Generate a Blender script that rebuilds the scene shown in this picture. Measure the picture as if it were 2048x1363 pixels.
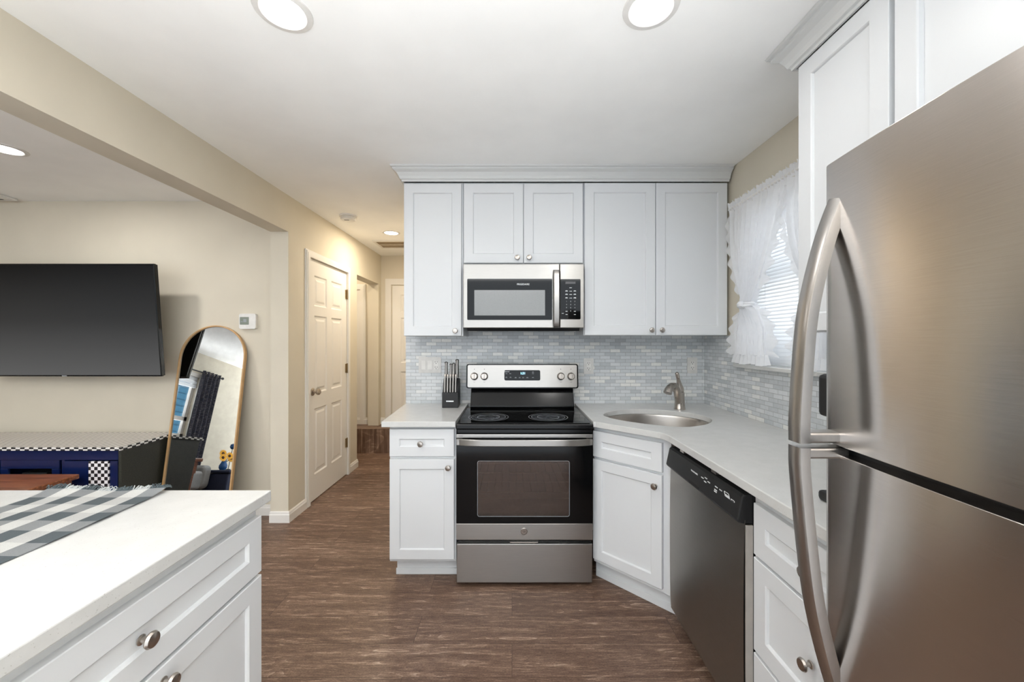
import bpy, bmesh, math, random
from mathutils import Vector, Matrix
random.seed(7)
for _o in list(bpy.data.objects):
    bpy.data.objects.remove(_o, do_unlink=True)
SC = bpy.context.scene
COL = SC.collection
R = math.radians
PI = math.pi

# ------------------------------------------------------------------ camera
cam_d = bpy.data.cameras.new('camera')
cam_d.sensor_width = 36.0
cam_d.lens = 780.0 / 2048.0 * 36.0
cam_d.clip_start = 0.02
cam = bpy.data.objects.new('camera', cam_d)
COL.objects.link(cam)
cam.location = (0, 0, 1.38)
cam.rotation_euler = (R(90), 0, 0)
SC.camera = cam

# ------------------------------------------------------------------ world / exposure
wd = bpy.data.worlds.new('world'); SC.world = wd
wd.use_nodes = True
bgn = wd.node_tree.nodes['Background']
# open sky above, bright ground added far below to light the ceiling
_nt = wd.node_tree
_tc = _nt.nodes.new('ShaderNodeTexCoord'); _sx = _nt.nodes.new('ShaderNodeSeparateXYZ')
_nt.links.new(_tc.outputs['Generated'], _sx.inputs[0])
_rp = _nt.nodes.new('ShaderNodeMapRange'); _rp.inputs[1].default_value = -0.80; _rp.inputs[2].default_value = -0.50
_nt.links.new(_sx.outputs[2], _rp.inputs[0])
_mx = _nt.nodes.new('ShaderNodeMix'); _mx.data_type = 'RGBA'
_nt.links.new(_rp.outputs[0], _mx.inputs[0])
_mx.inputs[6].default_value = (12.0, 12.2, 12.4, 1); _mx.inputs[7].default_value = (1.32, 1.43, 1.54, 1)
_nt.links.new(_mx.outputs[2], bgn.inputs[0]); bgn.inputs[1].default_value = 1.0
SC.view_settings.view_transform = 'Standard'
SC.view_settings.look = 'None'
SC.view_settings.gamma = 1.0
SC.view_settings.use_curve_mapping = False
SC.view_settings.exposure = 0.50
SC.cycles.use_denoising = True
SC.cycles.max_bounces = 10
SC.cycles.diffuse_bounces = 6
SC.cycles.glossy_bounces = 6
SC.cycles.transparent_max_bounces = 12
SC.cycles.sample_clamp_indirect = 6.0
LAMP_COOL = (1.0, 0.98, 0.95)
LAMP_WARM = (1.0, 0.86, 0.66)
LAMP_W = 3.0

# ------------------------------------------------------------------ materials
def lin(c):
    return tuple((v / 12.92 if v <= 0.04045 else ((v + 0.055) / 1.055) ** 2.4) for v in c)
def hx(r, g, b):
    return lin((r / 255, g / 255, b / 255)) + (1,)

def new_mat(name):
    m = bpy.data.materials.new(name); m.use_nodes = True
    nt = m.node_tree
    b = nt.nodes['Principled BSDF']
    return m, nt, b
def N(nt, t, **kw):
    n = nt.nodes.new(t)
    for k, v in kw.items():
        setattr(n, k, v)
    return n
def L(nt, a, b):
    nt.links.new(a, b)
def math_n(nt, op, a, b=None, c=None):
    n = N(nt, 'ShaderNodeMath', operation=op)
    for i, v in enumerate((a, b, c)):
        if v is None: continue
        if isinstance(v, (int, float)): n.inputs[i].default_value = v
        else: L(nt, v, n.inputs[i])
    return n.outputs[0]
def ramp(nt, fac, stops):
    r = N(nt, 'ShaderNodeValToRGB')
    e = r.color_ramp.elements
    while len(e) < len(stops): e.new(0.5)
    for i, (p, c) in enumerate(stops):
        e[i].position = p; e[i].color = c
    L(nt, fac, r.inputs[0])
    return r.outputs[0]
def pos(nt, scale=(1, 1, 1)):
    tc = N(nt, 'ShaderNodeTexCoord')
    mp = N(nt, 'ShaderNodeMapping'); mp.inputs['Scale'].default_value = scale
    L(nt, tc.outputs['Object'], mp.inputs[0])
    return mp.outputs[0]
def noise(nt, vec, scale, detail=3, rough=0.5):
    n = N(nt, 'ShaderNodeTexNoise')
    n.inputs['Scale'].default_value = scale; n.inputs['Detail'].default_value = detail
    n.inputs['Roughness'].default_value = rough
    L(nt, vec, n.inputs['Vector'])
    return n.outputs['Fac']
def bump(nt, b, h, dist, strength=0.3):
    n = N(nt, 'ShaderNodeBump'); n.inputs['Strength'].default_value = strength
    n.inputs['Distance'].default_value = dist
    L(nt, h, n.inputs['Height']); L(nt, n.outputs[0], b.inputs['Normal'])

def paint(name, col, rough=0.6, var=0.03, bumpy=0.0005, spec=0.4):
    m, nt, b = new_mat(name)
    v = pos(nt)
    f = noise(nt, v, 3.0, 4)
    lo = tuple(c * (1 - var) for c in col[:3]) + (1,); hi = tuple(min(1, c * (1 + var)) for c in col[:3]) + (1,)
    L(nt, ramp(nt, f, [(0.3, lo), (0.7, hi)]), b.inputs['Base Color'])
    b.inputs['Roughness'].default_value = rough
    b.inputs['Specular IOR Level'].default_value = spec
    if bumpy:
        bump(nt, b, noise(nt, v, 180, 3), bumpy, 0.25)
    return m
def plain(name, col, rough=0.4, metal=0.0, spec=0.5, emit=None, es=1.0):
    m, nt, b = new_mat(name)
    v = pos(nt)
    f = noise(nt, v, 25.0, 3)
    lo = tuple(c * 0.94 for c in col[:3]) + (1,); hi = tuple(min(1, c * 1.05) for c in col[:3]) + (1,)
    L(nt, ramp(nt, f, [(0.3, lo), (0.7, hi)]), b.inputs['Base Color'])
    b.inputs['Roughness'].default_value = rough; b.inputs['Metallic'].default_value = metal
    b.inputs['Specular IOR Level'].default_value = spec
    if emit:
        b.inputs['Emission Color'].default_value = emit; b.inputs['Emission Strength'].default_value = es
    return m
def brushed(name, col, rough, scale, aniso=0.0, rot=0.0, smudge=0.0):
    m, nt, b = new_mat(name)
    v = pos(nt, scale)
    f = noise(nt, v, 60, 4, 0.7)
    lo = tuple(c * 0.93 for c in col[:3]) + (1,); hi = tuple(min(1, c * 1.05) for c in col[:3]) + (1,)
    colr = ramp(nt, f, [(0.3, lo), (0.7, hi)])
    L(nt, colr, b.inputs['Base Color'])
    b.inputs['Metallic'].default_value = 1.0
    rr = N(nt, 'ShaderNodeMapRange'); rr.inputs[3].default_value = rough * 0.9; rr.inputs[4].default_value = rough * 1.12
    L(nt, f, rr.inputs[0])
    ro = rr.outputs[0]
    if smudge:
        s = noise(nt, pos(nt, (2.2, 2.2, 2.2)), 2.0, 4, 0.6)
        ro = math_n(nt, 'MULTIPLY_ADD', s, smudge, ro)
    L(nt, ro, b.inputs['Roughness'])
    if aniso:
        b.inputs['Anisotropic'].default_value = aniso
        b.inputs['Anisotropic Rotation'].default_value = rot
        t = N(nt, 'ShaderNodeCombineXYZ'); t.inputs[2].default_value = 1.0
        L(nt, t.outputs[0], b.inputs['Tangent'])
    bump(nt, b, f, 0.0002, 0.08)
    return m

M = {}
M['cream'] = paint('cream_wall_paint', hx(210, 202, 185), 0.75)
M['ceiling'] = paint('ceiling_paint', hx(248, 248, 246), 0.8)
M['trimwhite'] = paint('white_trim_paint', hx(226, 223, 218), 0.4, 0.01, 0)
M['cabinet'] = paint('white_cabinet_paint', hx(215, 217, 219), 0.38, 0.006, 0)
M['crown'] = paint('white_crown_paint', hx(208, 209, 208), 0.42, 0.006, 0)
M['steel'] = brushed('brushed_steel', hx(168, 165, 161), 0.30, (0.25, 1, 22), 0.75, 0.0)
M['steel_x'] = brushed('brushed_steel_side', hx(200, 194, 189), 0.21, (1, 0.25, 22), 0.7, 0.0, 0.03)
M['steel_dark'] = brushed('dishwasher_steel', hx(222, 218, 213), 0.30, (1, 0.25, 22), 0.8, 0.0, 0.08)
M['nickel'] = brushed('satin_nickel', hx(186, 178, 170), 0.28, (1, 1, 1))
M['handle'] = brushed('handle_steel', hx(176, 172, 168), 0.3, (1, 1, 0.3))
M['sinksteel'] = brushed('sink_steel', hx(190, 184, 178), 0.30, (1, 1, 10))
M['black'] = plain('black_enamel', hx(13, 13, 14), 0.18, 0, 0.3)
m, nt, b = new_mat('dusty_black_glass')
f = noise(nt, pos(nt), 420, 2, 0.9)
L(nt, ramp(nt, f, [(0.60, hx(9, 9, 10)), (0.72, hx(26, 28, 26)), (0.80, hx(70, 72, 68))]), b.inputs['Base Color'])
b.inputs['Roughness'].default_value = 0.09; b.inputs['Specular IOR Level'].default_value = 0.28; M['ovendoor'] = m
M['blackmatte'] = plain('black_plastic', hx(24, 24, 25), 0.5)
M['blackglass'] = plain('black_glass', hx(8, 9, 10), 0.05, 0, 0.32)
M['greyplastic'] = plain('grey_plastic', hx(92, 92, 94), 0.45)
M['whiteplastic'] = plain('white_plastic', hx(224, 222, 218), 0.35)
M['plate'] = plain('outlet_plate_white', hx(210, 208, 204), 0.35)
M['slot'] = plain('slot_black', hx(22, 20, 20), 0.6)
M['mark'] = plain('white_print', hx(225, 228, 230), 0.5)
M['markgrey'] = plain('grey_print', hx(150, 155, 160), 0.5)
M['brass'] = plain('aged_brass', hx(150, 128, 92), 0.35, 1.0)
M['gold'] = plain('light_wood_frame', hx(190, 152, 104), 0.35)
M['lens'] = plain('lamp_lens', (0.9, 0.9, 0.9, 1), 0.5, emit=(1, 0.98, 0.95, 1), es=6.0)
M['warmlens'] = plain('warm_lamp_lens', (0.9, 0.9, 0.9, 1), 0.5, emit=(1, 0.95, 0.86, 1), es=6.0)
M['cyan'] = plain('blue_digits', (0.1, 0.4, 0.8, 1), 0.5, emit=(0.35, 0.75, 1, 1), es=2.0)
m, nt, b = new_mat('painted_screen_gradient')  # black-to-grey screen gradient painted in as its own glow
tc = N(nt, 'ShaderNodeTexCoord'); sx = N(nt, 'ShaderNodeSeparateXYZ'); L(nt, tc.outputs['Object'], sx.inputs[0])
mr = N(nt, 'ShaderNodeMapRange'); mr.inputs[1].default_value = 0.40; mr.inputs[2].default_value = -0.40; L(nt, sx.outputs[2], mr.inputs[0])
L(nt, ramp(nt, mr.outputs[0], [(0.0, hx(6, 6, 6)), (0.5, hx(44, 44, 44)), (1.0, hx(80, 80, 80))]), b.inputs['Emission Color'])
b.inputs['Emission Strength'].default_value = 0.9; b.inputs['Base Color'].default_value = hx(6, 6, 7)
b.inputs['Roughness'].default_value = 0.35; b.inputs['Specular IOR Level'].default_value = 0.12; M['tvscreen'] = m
M['navy'] = plain('blue_reflection_gloss', hx(17, 31, 74), 0.2)  # dark stand; its blue reflection is put into the base colour
M['darkolive'] = None
M['greymetal'] = brushed('grey_bracket', hx(120, 120, 122), 0.4, (1, 1, 1))
M['leather'] = plain('grey_leather', hx(112, 110, 108), 0.42)
M['darkfabric'] = plain('navy_fabric', hx(36, 42, 66), 0.8)
M['yellow'] = plain('sunflower_petal', hx(232, 170, 36), 0.6)
M['brown'] = plain('sunflower_heart', hx(70, 42, 22), 0.8)
M['green'] = plain('stem_green', hx(70, 96, 48), 0.6)
M['blueglaze'] = plain('blue_glaze', hx(40, 84, 140), 0.2)
M['glassclear'] = None
M['mirror'] = plain('mirror_silver', hx(196, 198, 198), 0.0, 1.0)
M['vent'] = plain('tan_vent_metal', hx(176, 158, 130), 0.5)
M['ventdark'] = plain('dark_tan_vent_metal', hx(120, 104, 82), 0.7)  # darker tan sheet behind the louvres
M['edgegrey'] = plain('light_grey_edge', hx(178, 172, 165), 0.4)
M['siding'] = plain('pale_blue_siding', hx(44, 92, 116), 0.7)

# glass
m, nt, b = new_mat('window_glass')
b.inputs['Base Color'].default_value = (1, 1, 1, 1); b.inputs['Roughness'].default_value = 0.0
tr = N(nt, 'ShaderNodeBsdfTransparent'); gl = N(nt, 'ShaderNodeBsdfGlossy'); gl.inputs['Roughness'].default_value = 0.02
mx = N(nt, 'ShaderNodeMixShader'); mx.inputs[0].default_value = 0.08
L(nt, tr.outputs[0], mx.inputs[1]); L(nt, gl.outputs[0], mx.inputs[2])
L(nt, mx.outputs[0], nt.nodes['Material Output'].inputs[0]); M['glassclear'] = m
# smoked oven window glass
m, nt, b = new_mat('oven_window_glass')
tr = N(nt, 'ShaderNodeBsdfTransparent'); tr.inputs[0].default_value = (0.50, 0.44, 0.40, 1)
gl = N(nt, 'ShaderNodeBsdfGlossy'); gl.inputs['Roughness'].default_value = 0.09; gl.inputs[0].default_value = (0.85, 0.8, 0.78, 1)
fr = N(nt, 'ShaderNodeFresnel'); fr.inputs[0].default_value = 1.75
sm = noise(nt, pos(nt, (1, 1, 1)), 90, 5, 0.75)
f2 = math_n(nt, 'MULTIPLY_ADD', sm, 0.16, fr.outputs[0])
mx = N(nt, 'ShaderNodeMixShader'); L(nt, f2, mx.inputs[0])
L(nt, tr.outputs[0], mx.inputs[1]); L(nt, gl.outputs[0], mx.inputs[2])
L(nt, mx.outputs[0], nt.nodes['Material Output'].inputs[0]); M['ovenglass'] = m
M['ovencavity'] = paint('oven_enamel', hx(96, 82, 74), 0.5, 0.25, 0)

# quartz
m, nt, b = new_mat('quartz')
v = pos(nt)
f = noise(nt, v, 260, 2, 0.6); g = noise(nt, v, 18, 5, 0.6)
base = ramp(nt, g, [(0.3, hx(200, 200, 198)), (0.7, hx(206, 206, 204))])
sp = ramp(nt, f, [(0.27, (0.66, 0.65, 0.62, 1)), (0.34, (1, 1, 1, 1)), (0.70, (1, 1, 1, 1)), (0.78, (1.06, 1.06, 1.06, 1))])
mixn = N(nt, 'ShaderNodeMix', data_type='RGBA', blend_type='MULTIPLY'); mixn.inputs[0].default_value = 1
L(nt, base, mixn.inputs[6]); L(nt, sp, mixn.inputs[7]); L(nt, mixn.outputs[2], b.inputs['Base Color'])
b.inputs['Roughness'].default_value = 0.22; b.inputs['Specular IOR Level'].default_value = 0.35
M['quartz'] = m

# mosaic backsplash
def mosaic(name, axis):
    m, nt, b = new_mat(name)
    tc = N(nt, 'ShaderNodeTexCoord'); sx = N(nt, 'ShaderNodeSeparateXYZ'); L(nt, tc.outputs['Object'], sx.inputs[0])
    cx = N(nt, 'ShaderNodeCombineXYZ')
    L(nt, sx.outputs[axis], cx.inputs[0]); L(nt, sx.outputs[2], cx.inputs[1])
    mp = N(nt, 'ShaderNodeMapping'); L(nt, cx.outputs[0], mp.inputs[0])
    mp.inputs['Location'].default_value = (0.03, -0.925, 0)
    br = N(nt, 'ShaderNodeTexBrick'); L(nt, mp.outputs[0], br.inputs['Vector'])
    br.offset = 0.5; br.inputs['Scale'].default_value = 1.0
    br.inputs['Color1'].default_value = (0, 0, 0, 1); br.inputs['Color2'].default_value = (1, 1, 1, 1)
    br.inputs['Mortar'].default_value = (0, 0, 0, 1)
    br.inputs['Brick Width'].default_value = 0.0745; br.inputs['Row Height'].default_value = 0.0248
    br.inputs['Mortar Size'].default_value = 0.0014; br.inputs['Mortar Smooth'].default_value = 0.1
    sep = N(nt, 'ShaderNodeSeparateColor'); L(nt, br.outputs['Color'], sep.inputs[0])
    tile = ramp(nt, sep.outputs[0], [(0.0, hx(188, 192, 195)), (0.3, hx(201, 205, 207)), (0.62, hx(210, 213, 215)), (0.80, hx(214, 216, 217)), (0.86, hx(226, 226, 223)), (1.0, hx(232, 231, 227))])
    vn = noise(nt, mp.outputs[0], 45, 6, 0.7)
    vein = ramp(nt, vn, [(0.35, (0.93, 0.94, 0.95, 1)), (0.55, (1, 1, 1, 1))])
    mm = N(nt, 'ShaderNodeMix', data_type='RGBA', blend_type='MULTIPLY'); mm.inputs[0].default_value = 1
    L(nt, tile, mm.inputs[6]); L(nt, vein, mm.inputs[7])
    mo = N(nt, 'ShaderNodeMix', data_type='RGBA'); L(nt, br.outputs['Fac'], mo.inputs[0])
    L(nt, mm.outputs[2], mo.inputs[6]); mo.inputs[7].default_value = hx(166, 168, 168)
    L(nt, mo.outputs[2], b.inputs['Base Color'])
    b.inputs['Roughness'].default_value = 0.22
    bump(nt, b, math_n(nt, 'SUBTRACT', 1.0, br.outputs['Fac']), 0.0012, 0.5)
    return m
M['tile_x'] = mosaic('mosaic_tile_back', 0)
M['tile_y'] = mosaic('mosaic_tile_side', 1)

# plank floor, boards run along x
m, nt, b = new_mat('plank_floor')
tc = N(nt, 'ShaderNodeTexCoord')
br = N(nt, 'ShaderNodeTexBrick'); L(nt, tc.outputs['Object'], br.inputs['Vector'])
br.offset = 0.37; br.inputs['Scale'].default_value = 1.0
br.inputs['Color1'].default_value = (0, 0, 0, 1); br.inputs['Color2'].default_value = (1, 1, 1, 1)
br.inputs['Mortar'].default_value = (0.4, 0.4, 0.4, 1)
br.inputs['Brick Width'].default_value = 1.22; br.inputs['Row Height'].default_value = 0.178
br.inputs['Mortar Size'].default_value = 0.0009
sep = N(nt, 'ShaderNodeSeparateColor'); L(nt, br.outputs['Color'], sep.inputs[0])
off = N(nt, 'ShaderNodeCombineXYZ'); L(nt, math_n(nt, 'MULTIPLY', sep.outputs[0], 37.0), off.inputs[0]); L(nt, math_n(nt, 'MULTIPLY', sep.outputs[0], 11.0), off.inputs[1])
va = N(nt, 'ShaderNodeVectorMath', operation='ADD'); L(nt, tc.outputs['Object'], va.inputs[0]); L(nt, off.outputs[0], va.inputs[1])
mpa = N(nt, 'ShaderNodeMapping'); mpa.inputs['Scale'].default_value = (1.3, 16, 1); L(nt, va.outputs[0], mpa.inputs[0])
n1 = N(nt, 'ShaderNodeTexNoise'); n1.inputs['Scale'].default_value = 2.2; n1.inputs['Detail'].default_value = 7; n1.inputs['Roughness'].default_value = 0.65; n1.inputs['Distortion'].default_value = 0.9
L(nt, mpa.outputs[0], n1.inputs['Vector'])
mpb = N(nt, 'ShaderNodeMapping'); mpb.inputs['Scale'].default_value = (11, 170, 1); L(nt, va.outputs[0], mpb.inputs[0])
n2 = N(nt, 'ShaderNodeTexNoise'); n2.inputs['Scale'].default_value = 2.0; n2.inputs['Detail'].default_value = 4
L(nt, mpb.outputs[0], n2.inputs['Vector'])
mpc = N(nt, 'ShaderNodeMapping'); mpc.inputs['Scale'].default_value = (0.8, 5.5, 1); L(nt, va.outputs[0], mpc.inputs[0])
wv = N(nt, 'ShaderNodeTexWave', wave_type='RINGS', rings_direction='Z'); wv.inputs['Scale'].default_value = 3.2; wv.inputs['Distortion'].default_value = 9.0; wv.inputs['Detail'].default_value = 3; wv.inputs['Detail Scale'].default_value = 1.4
L(nt, mpc.outputs[0], wv.inputs['Vector'])
mpd = N(nt, 'ShaderNodeMapping'); mpd.inputs['Scale'].default_value = (60, 330, 1); L(nt, va.outputs[0], mpd.inputs[0])
n3 = N(nt, 'ShaderNodeTexNoise'); n3.inputs['Scale'].default_value = 2.0; n3.inputs['Detail'].default_value = 3; L(nt, mpd.outputs[0], n3.inputs['Vector'])
mpe = N(nt, 'ShaderNodeMapping'); mpe.inputs['Scale'].default_value = (0.9, 5.0, 1); L(nt, va.outputs[0], mpe.inputs[0])
n4 = N(nt, 'ShaderNodeTexNoise'); n4.inputs['Scale'].default_value = 1.6; n4.inputs['Detail'].default_value = 2; L(nt, mpe.outputs[0], n4.inputs['Vector'])
cath = math_n(nt, 'FRACT', math_n(nt, 'MULTIPLY', n4.outputs['Fac'], 20.0))
cath = math_n(nt, 'POWER', cath, 3.0)
msk = N(nt, 'ShaderNodeMapRange'); msk.inputs[1].default_value = 0.50; msk.inputs[2].default_value = 0.62; L(nt, n1.outputs['Fac'], msk.inputs[0])
cath = math_n(nt, 'MULTIPLY', cath, msk.outputs[0])
comb = math_n(nt, 'MULTIPLY_ADD', n2.outputs['Fac'], 0.34, math_n(nt, 'MULTIPLY_ADD', n1.outputs['Fac'], 0.30, math_n(nt, 'MULTIPLY_ADD', cath, 0.15, math_n(nt, 'MULTIPLY', n3.outputs['Fac'], 0.34))))
comb = math_n(nt, 'MULTIPLY_ADD', sep.outputs[0], 0.05, comb)
wood = ramp(nt, comb, [(0.34, hx(54, 40, 33)), (0.44, hx(86, 65, 54)), (0.52, hx(108, 85, 71)), (0.59, hx(138, 113, 97)), (0.70, hx(184, 161, 142))])
mo = N(nt, 'ShaderNodeMix', data_type='RGBA'); L(nt, br.outputs['Fac'], mo.inputs[0]); L(nt, wood, mo.inputs[6]); mo.inputs[7].default_value = hx(58, 44, 36)
L(nt, mo.outputs[2], b.inputs['Base Color'])
b.inputs['Roughness'].default_value = 0.42; b.inputs['Specular IOR Level'].default_value = 0.35
bump(nt, b, comb, 0.001, 0.25)
M['floor'] = m

# gingham runner
m, nt, b = new_mat('gingham_cloth')
tc = N(nt, 'ShaderNodeTexCoord'); sx = N(nt, 'ShaderNodeSeparateXYZ'); L(nt, tc.outputs['UV'], sx.inputs[0])
def stripe(nt, s):
    return math_n(nt, 'LESS_THAN', math_n(nt, 'FRACT', s), 0.5)
a = stripe(nt, sx.outputs[0]); c = stripe(nt, sx.outputs[1])
tot = math_n(nt, 'MULTIPLY_ADD', a, 0.62, math_n(nt, 'MULTIPLY', c, 0.30))
cl = ramp(nt, tot, [(0.0, hx(240, 240, 237)), (0.30, hx(224, 224, 222)), (0.62, hx(172, 175, 177)), (0.92, hx(112, 121, 126))])
wvn = noise(nt, pos(nt), 900, 2, 0.8)
ml = N(nt, 'ShaderNodeMix', data_type='RGBA', blend_type='MULTIPLY'); ml.inputs[0].default_value = 0.6
L(nt, cl, ml.inputs[6]); L(nt, ramp(nt, wvn, [(0.35, (0.72, 0.72, 0.72, 1)), (0.65, (1.1, 1.1, 1.1, 1))]), ml.inputs[7])
L(nt, ml.outputs[2], b.inputs['Base Color']); b.inputs['Roughness'].default_value = 0.95
bump(nt, b, wvn, 0.0008, 0.4); M['gingham'] = m
M['fringe'] = plain('fringe_thread', hx(176, 180, 180), 0.95)
M['fringedark'] = plain('dark_fringe_thread', hx(78, 88, 92), 0.95)

# checker
def checker(name, size, c1, c2):
    m, nt, b = new_mat(name)
    ck = N(nt, 'ShaderNodeTexChecker'); ck.inputs['Scale'].default_value = 1.0 / size
    ck.inputs['Color1'].default_value = c1; ck.inputs['Color2'].default_value = c2
    mp = pos(nt); ad = N(nt, 'ShaderNodeVectorMath', operation='ADD'); ad.inputs[1].default_value = (0.0013, 0.0017, 0.0011)
    L(nt, mp, ad.inputs[0]); L(nt, ad.outputs[0], ck.inputs['Vector'])
    L(nt, ck.outputs[0], b.inputs['Base Color']); b.inputs['Roughness'].default_value = 0.5
    return m
M['check'] = checker('checkered_panel', 0.0225, hx(236, 234, 236), hx(26, 22, 24))
M['checkfine'] = checker('checkered_edge', 0.030, hx(232, 230, 226), hx(30, 30, 32))
# ribbed console cloth
m, nt, b = new_mat('striped_top_cloth')
tc = N(nt, 'ShaderNodeTexCoord'); sx = N(nt, 'ShaderNodeSeparateXYZ'); L(nt, tc.outputs['Object'], sx.inputs[0])
fr_ = math_n(nt, 'FRACT', math_n(nt, 'MULTIPLY', sx.outputs[0], 1 / 0.042))
L(nt, ramp(nt, fr_, [(0.0, hx(112, 106, 102)), (0.18, hx(92, 87, 84)), (0.42, hx(218, 212, 204)), (0.82, hx(226, 220, 212)), (1.0, hx(116, 110, 106))]), b.inputs['Base Color'])
b.inputs['Roughness'].default_value = 0.7; M['ribcloth'] = m
# red-brown table wood
m, nt, b = new_mat('red_brown_wood')
v = pos(nt, (2, 30, 30)); f = noise(nt, v, 2.5, 5, 0.6)
L(nt, ramp(nt, f, [(0.3, hx(92, 50, 30)), (0.5, hx(132, 76, 46)), (0.72, hx(168, 108, 72))]), b.inputs['Base Color'])
b.inputs['Roughness'].default_value = 0.3; M['redwood'] = m
# dark patterned curtain
m, nt, b = new_mat('dark_curtain_cloth')
f = noise(nt, pos(nt, (6, 6, 60)), 4, 5, 0.7)
L(nt, ramp(nt, f, [(0.42, hx(26, 28, 46)), (0.54, hx(58, 60, 74)), (0.64, hx(150, 144, 138))]), b.inputs['Base Color']); b.inputs['Roughness'].default_value = 0.9
M['darkcurtain'] = m
# speckled dark side of the media stand
m, nt, b = new_mat('speckled_olive_paint')
f = noise(nt, pos(nt), 160, 4, 0.8)
L(nt, ramp(nt, f, [(0.38, hx(30, 31, 26)), (0.62, hx(54, 54, 44)), (0.76, hx(104, 102, 84))]), b.inputs['Base Color']); b.inputs['Roughness'].default_value = 0.5
M['darkolive'] = m
# sheer curtain
m, nt, b = new_mat('sheer_white_cloth')
d = N(nt, 'ShaderNodeBsdfDiffuse'); d.inputs[0].default_value = (0.90, 0.90, 0.91, 1)
t = N(nt, 'ShaderNodeBsdfTranslucent'); t.inputs[0].default_value = (0.90, 0.92, 0.95, 1)
tp = N(nt, 'ShaderNodeBsdfTransparent')
m1 = N(nt, 'ShaderNodeMixShader'); m1.inputs[0].default_value = 0.38
L(nt, d.outputs[0], m1.inputs[1]); L(nt, t.outputs[0], m1.inputs[2])
m2 = N(nt, 'ShaderNodeMixShader')
wn = noise(nt, pos(nt, (1, 1, 1)), 30, 3)
mr = N(nt, 'ShaderNodeMapRange'); mr.inputs[3].default_value = 0.06; mr.inputs[4].default_value = 0.16; L(nt, wn, mr.inputs[0])
L(nt, mr.outputs[0], m2.inputs[0]); L(nt, m1.outputs[0], m2.inputs[1]); L(nt, tp.outputs[0], m2.inputs[2])
L(nt, m2.outputs[0], nt.nodes['Material Output'].inputs[0]); M['sheer'] = m
m, nt, b = new_mat('white_blind_slat')
d = N(nt, 'ShaderNodeBsdfDiffuse'); d.inputs[0].default_value = (0.86, 0.87, 0.88, 1)
t = N(nt, 'ShaderNodeBsdfTranslucent'); t.inputs[0].default_value = (0.86, 0.87, 0.88, 1)
m1 = N(nt, 'ShaderNodeMixShader'); m1.inputs[0].default_value = 0.45
L(nt, d.outputs[0], m1.inputs[1]); L(nt, t.outputs[0], m1.inputs[2]); L(nt, m1.outputs[0], nt.nodes['Material Output'].inputs[0]); M['blind'] = m

# ------------------------------------------------------------------ mesh helpers
WM = {}      # object name -> matrix of its root
LOCAL = set()
def box(bm, x0, x1, y0, y1, z0, z1, mtx=None):
    vs = [bm.verts.new(p) for p in ((x0, y0, z0), (x1, y0, z0), (x1, y1, z0), (x0, y1, z0), (x0, y0, z1), (x1, y0, z1), (x1, y1, z1), (x0, y1, z1))]
    for f in ((0, 3, 2, 1), (4, 5, 6, 7), (0, 1, 5, 4), (1, 2, 6, 5), (2, 3, 7, 6), (3, 0, 4, 7)):
        bm.faces.new([vs[i] for i in f])
    if mtx:
        for v in vs: v.co = mtx @ v.co
    return vs
def frame_of(axis):
    a = Vector(axis).normalized()
    u = a.orthogonal().normalized()
    return a, u, a.cross(u)
def lathe(bm, prof, origin, axis, seg=20, capa=True, capb=True):
    a, u, w = frame_of(axis); o = Vector(origin); rings = []
    for r, h in prof:
        rings.append([bm.verts.new(o + a * h + (u * math.cos(2 * PI * i / seg) + w * math.sin(2 * PI * i / seg)) * max(r, 1e-5)) for i in range(seg)])
    for p, q in zip(rings, rings[1:]):
        for i in range(seg):
            j = (i + 1) % seg
            bm.faces.new((p[i], p[j], q[j], q[i]))
    if capa: bm.faces.new(list(reversed(rings[0])))
    if capb: bm.faces.new(rings[-1])
def tube(bm, pts, r, seg=10, closed=False):
    pts = [Vector(p) for p in pts]; n = len(pts)
    rr = r if isinstance(r, (list, tuple)) else [r] * n
    tang = []
    for i in range(n):
        if closed: t = pts[(i + 1) % n] - pts[i - 1]
        else: t = pts[min(i + 1, n - 1)] - pts[max(i - 1, 0)]
        tang.append(t.normalized())
    u = tang[0].orthogonal().normalized(); rings = []
    for i in range(n):
        t = tang[i]; u = (u - t * u.dot(t)).normalized(); w = t.cross(u)
        rings.append([bm.verts.new(pts[i] + (u * math.cos(2 * PI * k / seg) + w * math.sin(2 * PI * k / seg)) * rr[i]) for k in range(seg)])
    pairs = list(zip(rings, rings[1:])) + ([(rings[-1], rings[0])] if closed else [])
    for p, q in pairs:
        for k in range(seg):
            j = (k + 1) % seg
            bm.faces.new((p[k], p[j], q[j], q[k]))
    if not closed:
        bm.faces.new(list(reversed(rings[0]))); bm.faces.new(rings[-1])
def prism(bm, pts, z0, z1, holes=(), mtx=None):
    """polygon pts (x,y) extruded from z0 to z1, with holes."""
    loops = [pts] + list(holes); allv = []
    edges = []
    for lp in loops:
        vs = [bm.verts.new((p[0], p[1], z1)) for p in lp]; allv += vs
        for i in range(len(vs)): edges.append(bm.edges.new((vs[i], vs[(i + 1) % len(vs)])))
    res = bmesh.ops.triangle_fill(bm, use_beauty=True, use_dissolve=False, edges=edges, normal=(0, 0, 1))
    fs = [g for g in res['geom'] if isinstance(g, bmesh.types.BMFace)]
    ex = bmesh.ops.extrude_face_region(bm, geom=fs)
    nv = [g for g in ex['geom'] if isinstance(g, bmesh.types.BMVert)]
    for v in nv: v.co.z = z0
    if mtx:
        for v in set(allv + nv): v.co = mtx @ v.co
def rrect(x0, x1, y0, y1, r, n=5):
    out = []
    for cx, cy, a0 in ((x1 - r, y1 - r, 0), (x0 + r, y1 - r, 90), (x0 + r, y0 + r, 180), (x1 - r, y0 + r, 270)):
        for i in range(n + 1):
            a = R(a0 + 90 * i / n); out.append((cx + r * math.cos(a), cy + r * math.sin(a)))
    return out
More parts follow.
